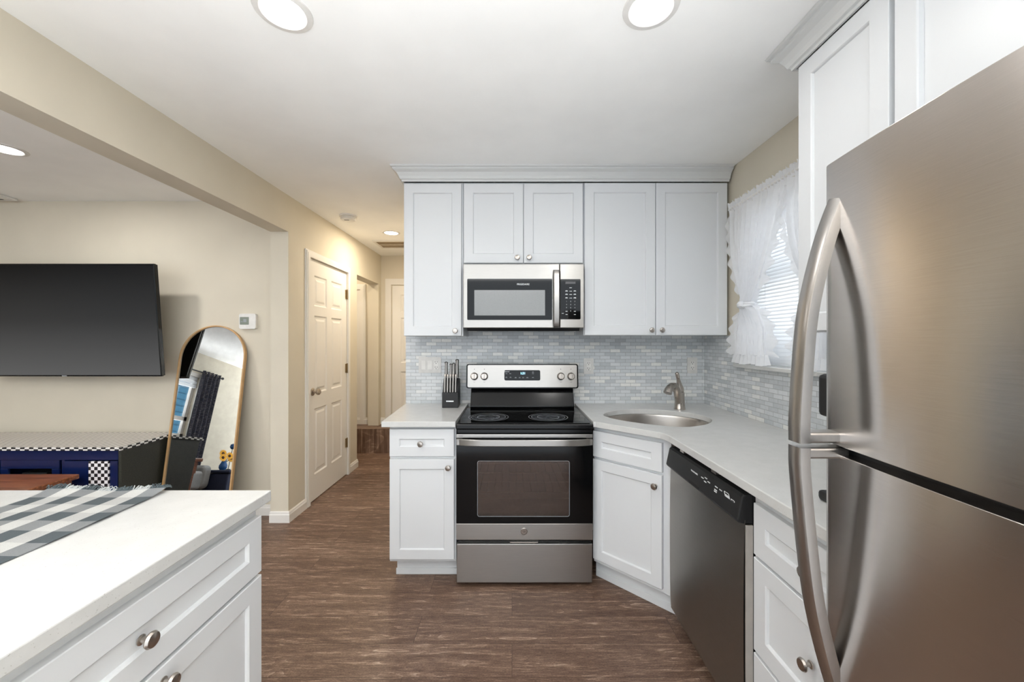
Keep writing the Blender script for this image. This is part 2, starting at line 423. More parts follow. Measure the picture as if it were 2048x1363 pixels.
def molding(bm, path, prof, side=1):
    """sweep profile (out, z) along a horizontal path of (x,y) with mitred corners; side=+1: outward is to the right of travel."""
    P = [Vector((p[0], p[1])) for p in path]; n = len(P); rings = []
    for i in range(n):
        d0 = (P[i] - P[i - 1]).normalized() if i > 0 else (P[1] - P[0]).normalized()
        d1 = (P[i + 1] - P[i]).normalized() if i < n - 1 else d0
        n0 = Vector((d0.y, -d0.x)) * side; n1 = Vector((d1.y, -d1.x)) * side
        mtr = (n0 + n1); mtr = mtr / max(1e-6, mtr.dot(n0))
        rings.append([bm.verts.new((P[i].x + mtr.x * o, P[i].y + mtr.y * o, z)) for o, z in prof])
    k = len(prof)
    for a_, b_ in zip(rings, rings[1:]):
        for i in range(k):
            j = (i + 1) % k
            bm.faces.new((a_[i], b_[i], b_[j], a_[j]))
    bm.faces.new(rings[0]); bm.faces.new(list(reversed(rings[-1])))
def grid(bm, fn, nu, nv, closed_u=False):
    """surface fn(u,v) with u,v in 0..1; returns uv dict"""
    vs = [[bm.verts.new(fn(i / nu, j / nv)) for j in range(nv + 1)] for i in range(nu + (0 if closed_u else 1))]
    uvl = bm.loops.layers.uv.verify()
    for i in range(nu):
        for j in range(nv):
            i2 = (i + 1) % len(vs)
            f = bm.faces.new((vs[i][j], vs[i2][j], vs[i2][j + 1], vs[i][j + 1])); f.smooth = True
            for lp, (a_, b_) in zip(f.loops, ((i, j), (i + 1, j), (i + 1, j + 1), (i, j + 1))): lp[uvl].uv = (a_ / nu, b_ / nv)
def thicken(bm, t):
    bmesh.ops.solidify(bm, geom=bm.faces[:], thickness=t)
def flatbar(bm, path, w, th, across):
    """flat bar: path in the plane normal to 'across' (unit Vector), width w across, thickness th"""
    pts = [Vector(p) for p in path]; rings = []
    for i, p in enumerate(pts):
        tg = (pts[min(i + 1, len(pts) - 1)] - pts[max(i - 1, 0)]).normalized(); nn = across.cross(tg).normalized()
        rings.append([bm.verts.new(p + across * (w / 2 * a) + nn * (th / 2 * c)) for a, c in ((-1, -1), (1, -1), (1, 1), (-1, 1))])
    for r0, r1 in zip(rings, rings[1:]):
        for k_ in range(4): bm.faces.new((r0[k_], r0[(k_ + 1) % 4], r1[(k_ + 1) % 4], r1[k_]))
    bm.faces.new(list(reversed(rings[0]))); bm.faces.new(rings[-1])
def obj(name, bm, mat, parent=None, smooth=False, bev=0.0, kind=None, label=None, seg=2):
    bmesh.ops.recalc_face_normals(bm, faces=bm.faces[:])
    me = bpy.data.meshes.new(name)
    if parent is not None:
        wm = WM[parent.name]
        if parent.name not in LOCAL: bm.transform(wm.inverted())
    bm.to_mesh(me); bm.free()
    if smooth:
        for p in me.polygons: p.use_smooth = True
    me.materials.append(mat)
    o = bpy.data.objects.new(name, me); COL.objects.link(o)
    if parent is not None:
        o.parent = parent; WM[o.name] = WM[parent.name]
        if parent.name in LOCAL: LOCAL.add(o.name)
    else:
        WM[o.name] = Matrix.Identity(4)
    if bev:
        md = o.modifiers.new('edge', 'BEVEL'); md.width = bev; md.segments = seg; md.limit_method = 'ANGLE'; md.angle_limit = R(40)
    if smooth:
        try: me.set_sharp_from_angle(angle=R(38))
        except Exception: pass
    if kind: o['kind'] = kind
    if label: o['label'] = label
    return o
def tag(o, label, cat, group=None, kind=None):
    o['label'] = label; o['category'] = cat
    if group: o['group'] = group
    if kind: o['kind'] = kind
    return o
def thing(name, label, cat, loc=(0, 0, 0), rotz=0.0, group=None, local=False):
    o = bpy.data.objects.new(name, None); COL.objects.link(o)
    o.empty_display_size = 0.05
    o.location = loc; o.rotation_euler = (0, 0, rotz)
    WM[o.name] = Matrix.Translation(loc) @ Matrix.Rotation(rotz, 4, 'Z')
    if local: LOCAL.add(o.name)
    tag(o, label, cat, group)
    return o
def move_origin(o, loc):
    """top-level single mesh: put its origin at loc."""
    o.data.transform(Matrix.Translation(-Vector(loc))); o.location = loc
    return o
def struct(name, bm, mat, bev=0.0, parent=None, smooth=False):
    return obj(name, bm, mat, parent, bev=bev, kind='structure', smooth=smooth)
def text(name, body, size, mat, parent, loc, rotz=0.0, tilt=90, extrude=0.0004, label=None, spacing=1.0, align='CENTER', bold=0.0):
    cu = bpy.data.curves.new('lettering', 'FONT'); cu.body = body; cu.size = size; cu.extrude = extrude
    cu.align_x = align; cu.align_y = 'CENTER'; cu.space_character = spacing; cu.offset = bold
    to = bpy.data.objects.new('lettering_source', cu); COL.objects.link(to)
    bpy.context.view_layer.update()
    me = bpy.data.meshes.new_from_object(to)
    bpy.data.objects.remove(to, do_unlink=True); bpy.data.curves.remove(cu)
    bm = bmesh.new(); bm.from_mesh(me); bpy.data.meshes.remove(me)
    bm.transform(Matrix.Translation(loc) @ Matrix.Rotation(rotz, 4, 'Z') @ Matrix.Rotation(R(tilt), 4, 'X'))
    return obj(name, bm, mat, parent, label=label)
BM = bmesh.new

# ------------------------------------------------------------------ main measures
CEIL = 2.49
YB = 2.85            # back kitchen wall
XR = 1.41            # window wall
XL, XL2 = -1.706, -1.843   # partition with the wide opening
YTV = 3.10
YE = 5.08            # hall end wall
XW = -5.9            # far living-room wall
YR = -2.8            # the rooms run this far behind the camera
XH = -0.774          # end of the kitchen back wall

# ------------------------------------------------------------------ room shell
YK = -2.2            # kitchen ceiling runs to here
SHELL = [(XW - 0.12, YR), (XL2, YR), (XL2, YK), (XR + 0.12, YK), (XR + 0.12, YE + 0.15), (XW - 0.12, YE + 0.15)]
b_ = BM(); prism(b_, [(x, -0.45 if y == YK else y) for x, y in SHELL], -0.08, 0); struct('floor', b_, M['floor'])
b_ = BM(); prism(b_, SHELL, CEIL, CEIL + 0.1); struct('ceiling', b_, M['ceiling'])
b_ = BM(); box(b_, XH, XR, YB, YB + 0.12, 0, CEIL); struct('wall_back', b_, M['cream'])
b_ = BM()
WY0, WY1, WZ0, WZ1 = 1.53, 2.35, 1.235, 2.14
for y0, y1, z0, z1 in ((YK, WY0, 0, CEIL), (WY1, YB + 0.12, 0, CEIL), (WY0, WY1, 0, WZ0), (WY0, WY1, WZ1, CEIL)):
    box(b_, XR, XR + 0.12, y0, y1, z0, z1)
struct('wall_right', b_, M['cream'])
b_ = BM(); box(b_, XW - 0.12, XL2, YTV, YTV + 0.12, 0, CEIL); struct('wall_television', b_, M['cream'])
b_ = BM()
D0, D1, DZ = 3.27, 4.03, 2.085
O0, O1, OZ = 4.29, 4.985, 2.11
for y0, y1, z0, z1 in ((2.975, D0, 0, CEIL), (D0, D1, DZ, CEIL), (D1, O0, 0, CEIL), (O0, O1, OZ, CEIL), (O1, YE, 0, CEIL)):
    box(b_, XL2, XL, y0, y1, z0, z1)
struct('wall_left', b_, M['cream'])
b_ = BM(); box(b_, XL2, XL, YK, 2.975, 2.213, CEIL); struct('wall_left_beam', b_, M['cream'])
b_ = BM(); box(b_, -3.2, XR + 0.12, YE, YE + 0.12, 0, CEIL); struct('wall_hall_end', b_, M['cream'])
b_ = BM(); box(b_, XH, XH + 0.12, YB + 0.12, YE, 0, CEIL); struct('wall_hall_right', b_, M['cream'])
b_ = BM(); box(b_, -3.2, -3.08, YTV + 0.12, YE, 0, CEIL); box(b_, -3.08, XL2, 4.14, 4.26, 0, CEIL); struct('wall_passage', b_, M['cream'])
b_ = BM()
V0, V1, VZ0, VZ1 = -1.22, 0.35, 0.95, 2.04
for y0, y1, z0, z1 in ((YR, V0, 0, CEIL), (V1, YTV + 0.12, 0, CEIL), (V0, V1, 0, VZ0), (V0, V1, VZ1, CEIL)):
    box(b_, XW - 0.12, XW, y0, y1, z0, z1)
struct('wall_living', b_, M['cream'])
# raised wooden step at the far end of the hall
b_ = BM(); box(b_, -3.05, XH - 0.002, 4.80, YE, 0, 0.30); struct('floor_step', b_, M['floor'])

# tiled backsplash
b_ = BM(); box(b_, XH, XR - 0.008, YB - 0.008, YB, 0.90, 1.475); struct('wall_back_tile', b_, M['tile_x'])
b_ = BM()
box(b_, XR - 0.008, XR, WY1, YB, 0.90, 1.415); box(b_, XR - 0.008, XR, 0.3, WY1, 0.90, 1.222)
struct('wall_right_tile', b_, M['tile_y'])

# baseboards
BP = [(0, 0), (0.016, 0), (0.016, 0.058), (0.011, 0.068), (0.011, 0.074), (0.006, 0.083), (0, 0.083)]
b_ = BM(); molding(b_, [(XL2, 2.975), (XL, 2.975), (XL, 3.215)], BP, 1); struct('baseboard_left', b_, M['trimwhite'])
b_ = BM(); molding(b_, [(XL, 4.085), (XL, O0)], BP, 1); struct('baseboard_hall', b_, M['trimwhite'])
b_ = BM(); molding(b_, [(XW, YTV), (XL2, YTV)], BP, 1); struct('baseboard_television', b_, M['trimwhite'])
b_ = BM(); molding(b_, [(-3.05, YE), (XH, YE)], [(o, z + 0.30) for o, z in BP], 1); struct('baseboard_end', b_, M['trimwhite'])
b_ = BM(); molding(b_, [(XW, YR), (XW, YTV)], BP, 1); struct('baseboard_living', b_, M['trimwhite'])

# ------------------------------------------------------------------ doors
def casing(bm, u0, u1, z1, w, t0, t1, axis, flip=1, z0=0.0):
    """three-sided door casing of stepped boards on a wall plane; axis 'x' = wall faces +x, 'y' = wall faces -y."""
    for a0, a1, b0, b1 in ((u0 - w, u0, z0, z1), (u1, u1 + w, z0, z1), (u0 - w, u1 + w, z1, z1 + w)):
        for ins, ta, tb in ((0, 0, 0.010), (0.010, 0.010, 0.015), (0.024, 0.015, 0.018)):
            aa0, aa1, bb0, bb1 = a0, a1, b0, b1
            if b0 == z1: bb1 = b1 - ins; aa0 = a0 + ins; aa1 = a1 - ins
            elif a1 == u0: aa0 = a0 + ins
            else: aa1 = a1 - ins
            if axis == 'x': box(bm, t0 + ta, t0 + tb, aa0, aa1, bb0, bb1)
            else: box(bm, aa0, aa1, t0 - tb, t0 - ta, bb0, bb1)
def panel_door(name, w, h, mtx, mat, hinge=True):
    """six-panel door, local: x 0..w, front at y=0 facing -y, z 0..h"""
    bm = BM(); t = 0.035
    sw = 0.105; mid = 0.09; pw = (w - 2 * sw - mid) / 2
    xs = [0, sw, sw + pw, sw + pw + mid, w - sw, w]
    zs = [0, 0.21, 0.21 + 0.56, 0.90, 0.90 + 0.66, 1.64, 1.64 + 0.26, h]
    zs = [z * h / 2.03 if i < 7 else h for i, z in enumerate(zs)]
    def quad(p): bm.faces.new([bm.verts.new(q) for q in p])
    for i in range(5):
        for j in range(7):
            x0, x1, z0, z1 = xs[i], xs[i + 1], zs[j], zs[j + 1]
            if i in (1, 3) and j in (1, 3, 5):
                levels = [(0, 0), (0.012, 0.008), (0.030, 0.008), (0.048, 0.002)]
                for (a0, d0), (a1, d1) in zip(levels, levels[1:]):
                    A = [(x0 + a0, d0, z0 + a0), (x1 - a0, d0, z0 + a0), (x1 - a0, d0, z1 - a0), (x0 + a0, d0, z1 - a0)]
                    B = [(x0 + a1, d1, z0 + a1), (x1 - a1, d1, z0 + a1), (x1 - a1, d1, z1 - a1), (x0 + a1, d1, z1 - a1)]
                    for k in range(4): quad((A[k], A[(k + 1) % 4], B[(k + 1) % 4], B[k]))
                a, d = levels[-1]
                quad(((x0 + a, d, z0 + a), (x1 - a, d, z0 + a), (x1 - a, d, z1 - a), (x0 + a, d, z1 - a)))
            else: quad(((x0, 0, z0), (x1, 0, z0), (x1, 0, z1), (x0, 0, z1)))
    quad(((0, t, 0), (0, t, h), (w, t, h), (w, t, 0)))
    quad(((0, 0, 0), (0, 0, h), (0, t, h), (0, t, 0))); quad(((w, 0, 0), (w, t, 0), (w, t, h), (w, 0, h)))
    quad(((0, 0, h), (w, 0, h), (w, t, h), (0, t, h))); quad(((0, 0, 0), (0, t, 0), (w, t, 0), (w, 0, 0)))
    bmesh.ops.remove_doubles(bm, verts=bm.verts[:], dist=1e-5)
    bm.transform(mtx)
    return struct(name, bm, mat)
RZ = lambda a: Matrix.Rotation(a, 4, 'Z')
d1 = panel_door('door_1', D1 - D0 - 0.003, DZ - 0.012, Matrix.Translation((XL - 0.005, D0 + 0.0015, 0.008)) @ RZ(R(90)), M['trimwhite'])
b_ = BM(); kx, ky, kz = XL - 0.005, D0 + 0.075, 0.945
lathe(b_, [(0.0, 0), (0.033, 0), (0.033, 0.006), (0.026, 0.012), (0.012, 0.014), (0.011, 0.032), (0.022, 0.036), (0.028, 0.046), (0.027, 0.058), (0.018, 0.066), (0.008, 0.067)], (kx, ky, kz), (1, 0, 0), 24, False)
obj('door_knob', b_, M['nickel'], d1, smooth=True, kind='structure')
for hz in (0.333, 1.10, 1.86):
    b_ = BM(); box(b_, XL - 0.011, XL + 0.002, D1 - 0.03, D1 + 0.012, hz - 0.045, hz + 0.045)
    lathe(b_, [(0.006, -0.05), (0.006, 0.05)], (XL + 0.004, D1 - 0.004, hz), (0, 0, 1), 10)
    obj('hinge', b_, M['brass'], d1, kind='structure')
b_ = BM(); casing(b_, D0, D1, DZ, 0.058, XL, 0, 'x'); struct('trim_1', b_, M['trimwhite'])
EX0, EX1 = -1.548, -0.85
panel_door('door_2', EX1 - EX0, 1.79, Matrix.Translation((EX0, YE - 0.03, 0.305)), M['trimwhite'])
b_ = BM(); casing(b_, EX0 - 0.022, EX1, 2.11, 0.078, YE, 0, 'y', z0=0.30); struct('trim_2', b_, M['trimwhite'])
b_ = BM(); casing(b_, -2.62, -1.975, 2.05, 0.07, YE, 0, 'y', z0=0.30); box(b_, -2.62, -1.975, YE - 0.006, YE, 0.30, 2.05); struct('trim_3', b_, M['trimwhite'])

# ------------------------------------------------------------------ ceiling fittings
def downlight(x, y, label, rad=0.068, warm=False, watts=None, group=None):
    t = thing('recessed_downlight', label, 'ceiling light', (x, y, CEIL), group=group)
    bm = BM(); lathe(bm, [(rad + 0.024, 0), (rad + 0.022, -0.004), (rad + 0.004, -0.007), (rad, -0.004), (rad, -0.001)], (x, y, CEIL), (0, 0, 1), 40, False, False)
    obj('trim_ring', bm, M['whiteplastic'], t, smooth=True)
    bm = BM(); lathe(bm, [(rad + 0.001, -0.001), (rad, -0.0045), (rad * 0.5, -0.006), (0.001, -0.0065)], (x, y, CEIL), (0, 0, 1), 40, True, False)
    obj('lens', bm, M['warmlens'] if warm else M['lens'], t, smooth=True, label='glowing white lens')
    la = bpy.data.lights.new('downlight_lamp', 'AREA'); la.shape = 'DISK'; la.size = rad * 2; la.energy = watts or LAMP_W
    la.color = LAMP_WARM if warm else LAMP_COOL
    lo = bpy.data.objects.new('downlight_lamp', la); COL.objects.link(lo); lo.parent = t; lo.location = (0, 0, -0.012)
    return t
downlight(-0.771, 1.314, 'lit round recessed light in the kitchen ceiling nearest the beam')
downlight(0.463, 1.30, 'lit round recessed light in the kitchen ceiling nearest the tall cabinets')
downlight(-2.93, 2.254, 'lit round recessed light beyond the beam in front of the television', watts=8)
downlight(-1.238, 4.0, 'small warm lit recessed light in the hallway ceiling', 0.066, True, watts=11)
downlight(-2.3, 4.68, 'added unseen warm light brightening the side passage off the hallway', 0.066, True, watts=5)  # unseen lamp added to brighten the passage
# unseen lights added further back to brighten the living room
for x, y in ((-4.3, 0.4), (-2.93, -0.9)): downlight(x, y, 'added recessed light brightening the living room away from the television', watts=8, group='added living room lights')

t = thing('smoke_detector', 'round white smoke detector on the hallway ceiling', 'smoke detector', (-1.453, 3.46, CEIL))
b_ = BM(); lathe(b_, [(0.074, 0), (0.074, -0.012), (0.070, -0.014)], (-1.453, 3.46, CEIL), (0, 0, 1), 36, False); obj('base', b_, M['whiteplastic'], t, smooth=True)
b_ = BM(); lathe(b_, [(0.062, -0.014), (0.066, -0.018), (0.066, -0.024), (0.060, -0.027), (0.064, -0.031), (0.060, -0.040), (0.045, -0.046), (0.001, -0.047)], (-1.453, 3.46, CEIL), (0, 0, 1), 36, True, False); obj('cover', b_, M['whiteplastic'], t, smooth=True)
b_ = BM(); box(b_, -1.475, -1.435, 3.425, 3.44, CEIL - 0.0480, CEIL - 0.0440); obj('sounder_slot', b_, M['greyplastic'], t)

t = thing('return_air_grille', 'tan louvred air return grille in the hallway ceiling', 'air vent', (-1.24, 4.46, CEIL))
gx0, gx1, gy0, gy1 = -1.545, -0.93, 4.30, 4.63
b_ = BM()
for a in ((gx0, gx1, gy0, gy0 + 0.03), (gx0, gx1, gy1 - 0.03, gy1), (gx0, gx0 + 0.03, gy0 + 0.03, gy1 - 0.03), (gx1 - 0.03, gx1, gy0 + 0.03, gy1 - 0.03), (gx0 + 0.03, gx1 - 0.03, 4.455, 4.475)):
    box(b_, *a, CEIL - 0.012, CEIL)
obj('frame', b_, M['trimwhite'], t, bev=0.002)
b_ = BM()
for i in range(20):
    y = gy0 + 0.04 + i * (gy1 - gy0 - 0.08) / 19
    box(b_, gx0 + 0.03, gx1 - 0.03, -0.007, 0.007, -0.001, 0.001, Matrix.Translation((0, y, CEIL - 0.007)) @ Matrix.Rotation(R(35), 4, 'X'))
obj('louver', b_, M['vent'], t)
b_ = BM(); box(b_, gx0 + 0.02, gx1 - 0.02, gy0 + 0.02, gy1 - 0.02, CEIL - 0.002, CEIL - 0.001); obj('backing', b_, M['ventdark'], t)

t = thing('ceiling_register', 'white square ceiling register with dark slots above the television wall', 'air vent', (-4.0, 2.96, CEIL))
b_ = BM(); box(b_, -4.15, -3.86, 2.86, 3.05, CEIL - 0.02, CEIL); obj('frame', b_, M['whiteplastic'], t, bev=0.008)
for i in range(4):
    b_ = BM(); box(b_, -4.11, -3.92, 2.885 + i * 0.038, 2.897 + i * 0.038, CEIL - 0.0215, CEIL - 0.019); obj('slot', b_, M['slot'], t)

# ------------------------------------------------------------------ cabinets
def knob_on(parent, x, y, z, axis, s=1.0):
    bm = BM()
    lathe(bm, [(0.010 * s, 0), (0.010 * s, 0.002), (0.0055 * s, 0.004), (0.0048 * s, 0.013), (0.008 * s, 0.016), (0.0155 * s, 0.019), (0.0165 * s, 0.022), (0.014 * s, 0.027), (0.006 * s, 0.029)], (x, y, z), axis, 22, False)
    return obj('knob', bm, M['nickel'], parent, smooth=True)
def shaker(bm, x0, x1, z0, z1, y, st=0.058, t=0.020, rec=0.009):
    """shaker front facing -y with its face at y"""
    def ring(a, d): return [(x0 + a, y + d, z0 + a), (x1 - a, y + d, z0 + a), (x1 - a, y + d, z1 - a), (x0 + a, y + d, z1 - a)]
    e = 0.0018
    R_ = [ring(0, t), ring(0, e), ring(e, 0), ring(st, 0), ring(st + 0.0035, 0.003), ring(st + 0.006, rec)]
    V = [[bm.verts.new(p) for p in r] for r in R_]
    for a_, c_ in zip(V, V[1:]):
        for k in range(4): bm.faces.new((a_[k], a_[(k + 1) % 4], c_[(k + 1) % 4], c_[k]))
    bm.faces.new(V[-1]); bm.faces.new(list(reversed(V[0])))
def front(parent, name, x0, x1, z0, z1, knob=None, st=0.058, y=-0.020, rec=0.009):
    bm = BM(); shaker(bm, x0, x1, z0, z1, y, st, rec=rec)
    o = obj(name, bm, M['cabinet'], parent)
    if knob: knob_on(o, knob[0], y, knob[1], (0, -1, 0))
    return o
def cabinet(name, label, loc, rotz, w, d, z0, z1, toe=0.0, cat='cabinet', group=None, body=None):
    """local frame: x along the face, face frame plane at y=0, body behind (+y); z measured from the floor"""
    t = thing(name, label, cat, loc, rotz, group, local=True)
    bm = BM()
    if body: prism(bm, body, z0 + toe, z1)
    else: box(bm, 0, w, 0, d, z0 + toe, z1)
    obj('carcass', bm, M['cabinet'], t, bev=0.0015)
    return t
# base cabinet by the hall
t = cabinet('base_cabinet', 'narrow white base cabinet with one drawer and one door beside the range', (-0.702, 2.242, 0), 0, 0.382, 0.60, 0, 0.891, 0.115)
front(t, 'drawer', 0.004, 0.372, 0.722, 0.878, (0.183, 0.797), 0.055)
front(t, 'door', 0.004, 0.372, 0.135, 0.706, (0.340, 0.662), 0.055)
b_ = BM(); box(b_, 0.02, 0.382, 0.075, 0.595, 0, 0.115); box(b_, 0.016, 0.382, 0.066, 0.075, 0, 0.036); obj('toe_kick', b_, M['cabinet'], t, bev=0.002)

# upper cabinets on the back wall
UZ0, UZ1 = 1.412, 2.405
t = cabinet('wall_cabinet', 'tall white single-door wall cabinet between the hallway and the microwave', (-0.700, 2.530, 0), 0, 0.384, 0.318, UZ0, UZ1)
front(t, 'door', 0.004, 0.374, UZ0 + 0.002, UZ1 - 0.012, (0.336, UZ0 + 0.032))
t = cabinet('wall_cabinet', 'short white double-door wall cabinet directly above the microwave', (-0.314, 2.530, 0), 0, 0.776, 0.318, 1.868, UZ1)
front(t, 'door', 0.004, 0.386, 1.882, UZ1 - 0.012, (0.348, 1.914))
front(t, 'door', 0.390, 0.770, 1.882, UZ1 - 0.012, (0.424, 1.914))
t = cabinet('wall_cabinet', 'wide white double-door wall cabinet between microwave and window', (0.464, 2.530, 0), 0, 0.928, 0.318, UZ0 + 0.004, UZ1)
front(t, 'door', 0.004, 0.459, UZ0 + 0.006, UZ1 - 0.008, (0.431, UZ0 + 0.038))
front(t, 'door', 0.463, 0.922, UZ0 + 0.006, UZ1 - 0.008, (0.497, UZ0 + 0.038))
CP = [(0, 0), (0.008, 0), (0.010, 0.010), (0.018, 0.014), (0.024, 0.030), (0.036, 0.050), (0.052, 0.060), (0.056, 0.064), (0.056, 0.072), (0.066, 0.076), (0.070, 0.085), (0, 0.085)]
b_ = BM(); molding(b_, [(-0.700, YB - 0.002), (-0.700, 2.512), (XR - 0.014, 2.512)], [(o, z + 2.404) for o, z in CP], 1)
tag(obj('crown_molding', b_, M['crown']), 'long white crown molding over the back wall cabinets', 'molding')

# cabinets on the window wall, above counter and fridge: face toward -x
RX = 1.07
t = cabinet('wall_cabinet', 'white single-door wall cabinet by the window curtain beside the refrigerator', (RX + 0.02, 1.474, 0), R(-90), 0.378, 0.315, UZ0, 2.42)
front(t, 'door', 0.016, 0.366, UZ0 + 0.004, 2.40, (0.335, UZ0 + 0.04), 0.060)
t = cabinet('wall_cabinet', 'white wall cabinet above the refrigerator with a wide door', (RX + 0.02, 1.094, 0), R(-90), 0.95, 0.315, 1.80, 2.42)
front(t, 'door', 0.002, 0.474, 1.804, 2.40, (0.44, 1.84), 0.060, rec=0.014)
front(t, 'door', 0.478, 0.948, 1.804, 2.40, (0.51, 1.84), 0.060)
b_ = BM(); molding(b_, [(XR - 0.002, 1.474), (RX, 1.474), (RX, 0.144)], [(o, z + 2.404) for o, z in CP], 1)
tag(obj('crown_molding', b_, M['crown']), 'white crown molding over the cabinets by the refrigerator', 'molding')

# corner sink cabinet, face at 45 degrees
cx0, cy0 = 0.462 + 0.018, 2.236 + 0.0
fl = math.hypot(0.325, 0.325)
t = cabinet('corner_sink_cabinet', 'white angled corner sink cabinet with one false drawer and one door', (0.474, 2.256, 0), R(-45), 0.45, 0.018, 0, 0.891, 0.11,
            body=[(0, 0), (0.45, 0), (0.436, 0.018), (0.012, 0.018)])
front(t, 'drawer', 0.006, 0.410, 0.720, 0.868, None, 0.055)
front(t, 'door', 0.006, 0.410, 0.135, 0.706, (0.378, 0.648), 0.055)
b_ = BM(); prism(b_, [(-0.02, 0.052), (0.51, 0.052), (0.51, 0.068), (-0.02, 0.068)], 0, 0.13); box(b_, -0.015, 0.505, 0.044, 0.052, 0, 0.038); obj('toe_kick', b_, M['cabinet'], t, bev=0.0015)
# drawer base by the fridge: faces -x
t = cabinet('drawer_base_cabinet', 'white base cabinet with three stacked drawers beside the dishwasher', (0.805, 1.290, 0), R(-90), 0.52, 0.58, 0, 0.891, 0.11)
front(t, 'drawer', 0.022, 0.508, 0.690, 0.855, (0.265, 0.772), 0.058)
front(t, 'drawer', 0.022, 0.508, 0.380, 0.680, (0.265, 0.530), 0.058)
front(t, 'drawer', 0.022, 0.508, 0.130, 0.370, (0.265, 0.250), 0.058)
b_ = BM(); box(b_, 0, 0.52, 0.07, 0.57, 0, 0.11); obj('toe_kick', b_, M['cabinet'], t)

# island: faces +x
t = cabinet('island_cabinet', 'white island base cabinet with a wide drawer over two doors', (-0.768, 0.400, 0), R(90), 0.770, 0.62, 0, 0.895, 0.11)
front(t, 'drawer', 0.006, 0.766, 0.694, 0.860, (0.386, 0.778), 0.055)
front(t, 'door', 0.006, 0.384, 0.130, 0.684, (0.340, 0.640), 0.055)
front(t, 'door', 0.388, 0.766, 0.130, 0.684, (0.436, 0.650), 0.055)
b_ = BM(); box(b_, 0.0, 0.77, 0.07, 0.61, 0, 0.11); obj('toe_kick', b_, M['cabinet'], t)
t = cabinet('island_cabinet', 'white island base cabinet nearest the camera under the quartz top', (-0.768, -0.378, 0), R(90), 0.770, 0.62, 0, 0.895, 0.11)
front(t, 'door', 0.006, 0.384, 0.130, 0.860, (0.340, 0.82), 0.055)
front(t, 'door', 0.388, 0.766, 0.130, 0.860, (0.436, 0.82), 0.055)

# ------------------------------------------------------------------ countertops
CT, CB = 0.927, 0.895
def smooth_loop(pts, n=8):
    out = []; k = len(pts)
    for i in range(k):
        p0, p1, p2, p3 = (Vector(pts[(i + j - 1) % k]) for j in range(4))
        for s in range(n):
            q = s / n
            out.append(0.5 * ((2 * p1) + (p2 - p0) * q + (2 * p0 - 5 * p1 + 4 * p2 - p3) * q * q + (3 * p1 - p0 - 3 * p2 + p3) * q ** 3))
    return [(p.x, p.y) for p in out]
SINK = [(0.560, 2.375), (0.600, 2.475), (0.690, 2.555), (0.810, 2.590), (0.935, 2.575), (1.055, 2.525), (1.140, 2.435), (1.168, 2.330), (1.140, 2.225), (1.050, 2.120), (0.915, 2.060), (0.790, 2.100), (0.680, 2.180), (0.600, 2.270)]
SINKL = smooth_loop(SINK, 6)
outer = [(0.456, YB - 0.009), (0.456, 2.190), (0.470, 2.188)]
A_, B_ = Vector((0.470, 2.188)), Vector((0.744, 1.925))
outer += [tuple(A_.lerp(B_, 0.5))]
for i in range(7):
    q = i / 6; c0, c1, c2 = Vector((0.715, 1.953)), Vector((0.748, 1.920)), Vector((0.752, 1.870))
    p = c0 * (1 - q) ** 2 + c1 * 2 * q * (1 - q) + c2 * q * q; outer.append((p.x, p.y))
outer += [(0.756, 0.785), (XR - 0.009, 0.785), (XR - 0.009, YB - 0.009)]
b_ = BM(); prism(b_, outer, CB, CT, [SINKL])
tag(obj('countertop', b_, M['quartz'], bev=0.003), 'white quartz countertop with sink cutout wrapping the window corner', 'countertop')
b_ = BM(); prism(b_, [(-0.735, 2.192), (-0.318, 2.192), (-0.318, YB - 0.009), (-0.772, YB - 0.009)], CB, CT)
tag(obj('countertop', b_, M['quartz'], bev=0.003), 'short white quartz countertop holding the knife block', 'countertop')
b_ = BM(); box(b_, -1.95, -0.732, -0.42, 1.187, CB, CT)
tag(obj('countertop', b_, M['quartz'], bev=0.003), 'large white quartz island countertop under the checked runner', 'countertop')
# island back body so that the overhanging top is carried
b_ = BM(); box(b_, -1.62, -1.395, -0.378, 1.15, 0, CB); tag(obj('island_back_panel', b_, M['cabinet']), 'white back panel block carrying the island top', 'cabinet panel')

# sink bowl
t = thing('sink', 'stainless steel undermount sink set in the corner countertop', 'sink', (0.87, 2.33, 0.70))
b_ = BM()
ctr = Vector((sum(p[0] for p in SINK) / len(SINK), sum(p[1] for p in SINK) / len(SINK)))
rings = []
for sc, z in ((1.035, 0.8945), (0.995, 0.8945), (0.98, 0.88), (0.96, 0.76), (0.92, 0.725), (0.8, 0.712), (0.30, 0.706)):
    rings.append([b_.verts.new((ctr.x + (p[0] - ctr.x) * sc, ctr.y + (p[1] - ctr.y) * sc, z)) for p in SINKL])
k = len(SINKL)
for r0, r1 in zip(rings, rings[1:]):
    for i in range(k): b_.faces.new((r0[i], r0[(i + 1) % k], r1[(i + 1) % k], r1[i]))
b_.faces.new(rings[-1])
obj('bowl', b_, M['sinksteel'], t, smooth=True)
b_ = BM(); lathe(b_, [(0.045, 0.0), (0.045, 0.003), (0.035, 0.004), (0.030, 0.002), (0.001, 0.002)], (ctr.x, ctr.y, 0.707), (0, 0, 1), 24, True, False); obj('drain', b_, M['nickel'], t, smooth=True)

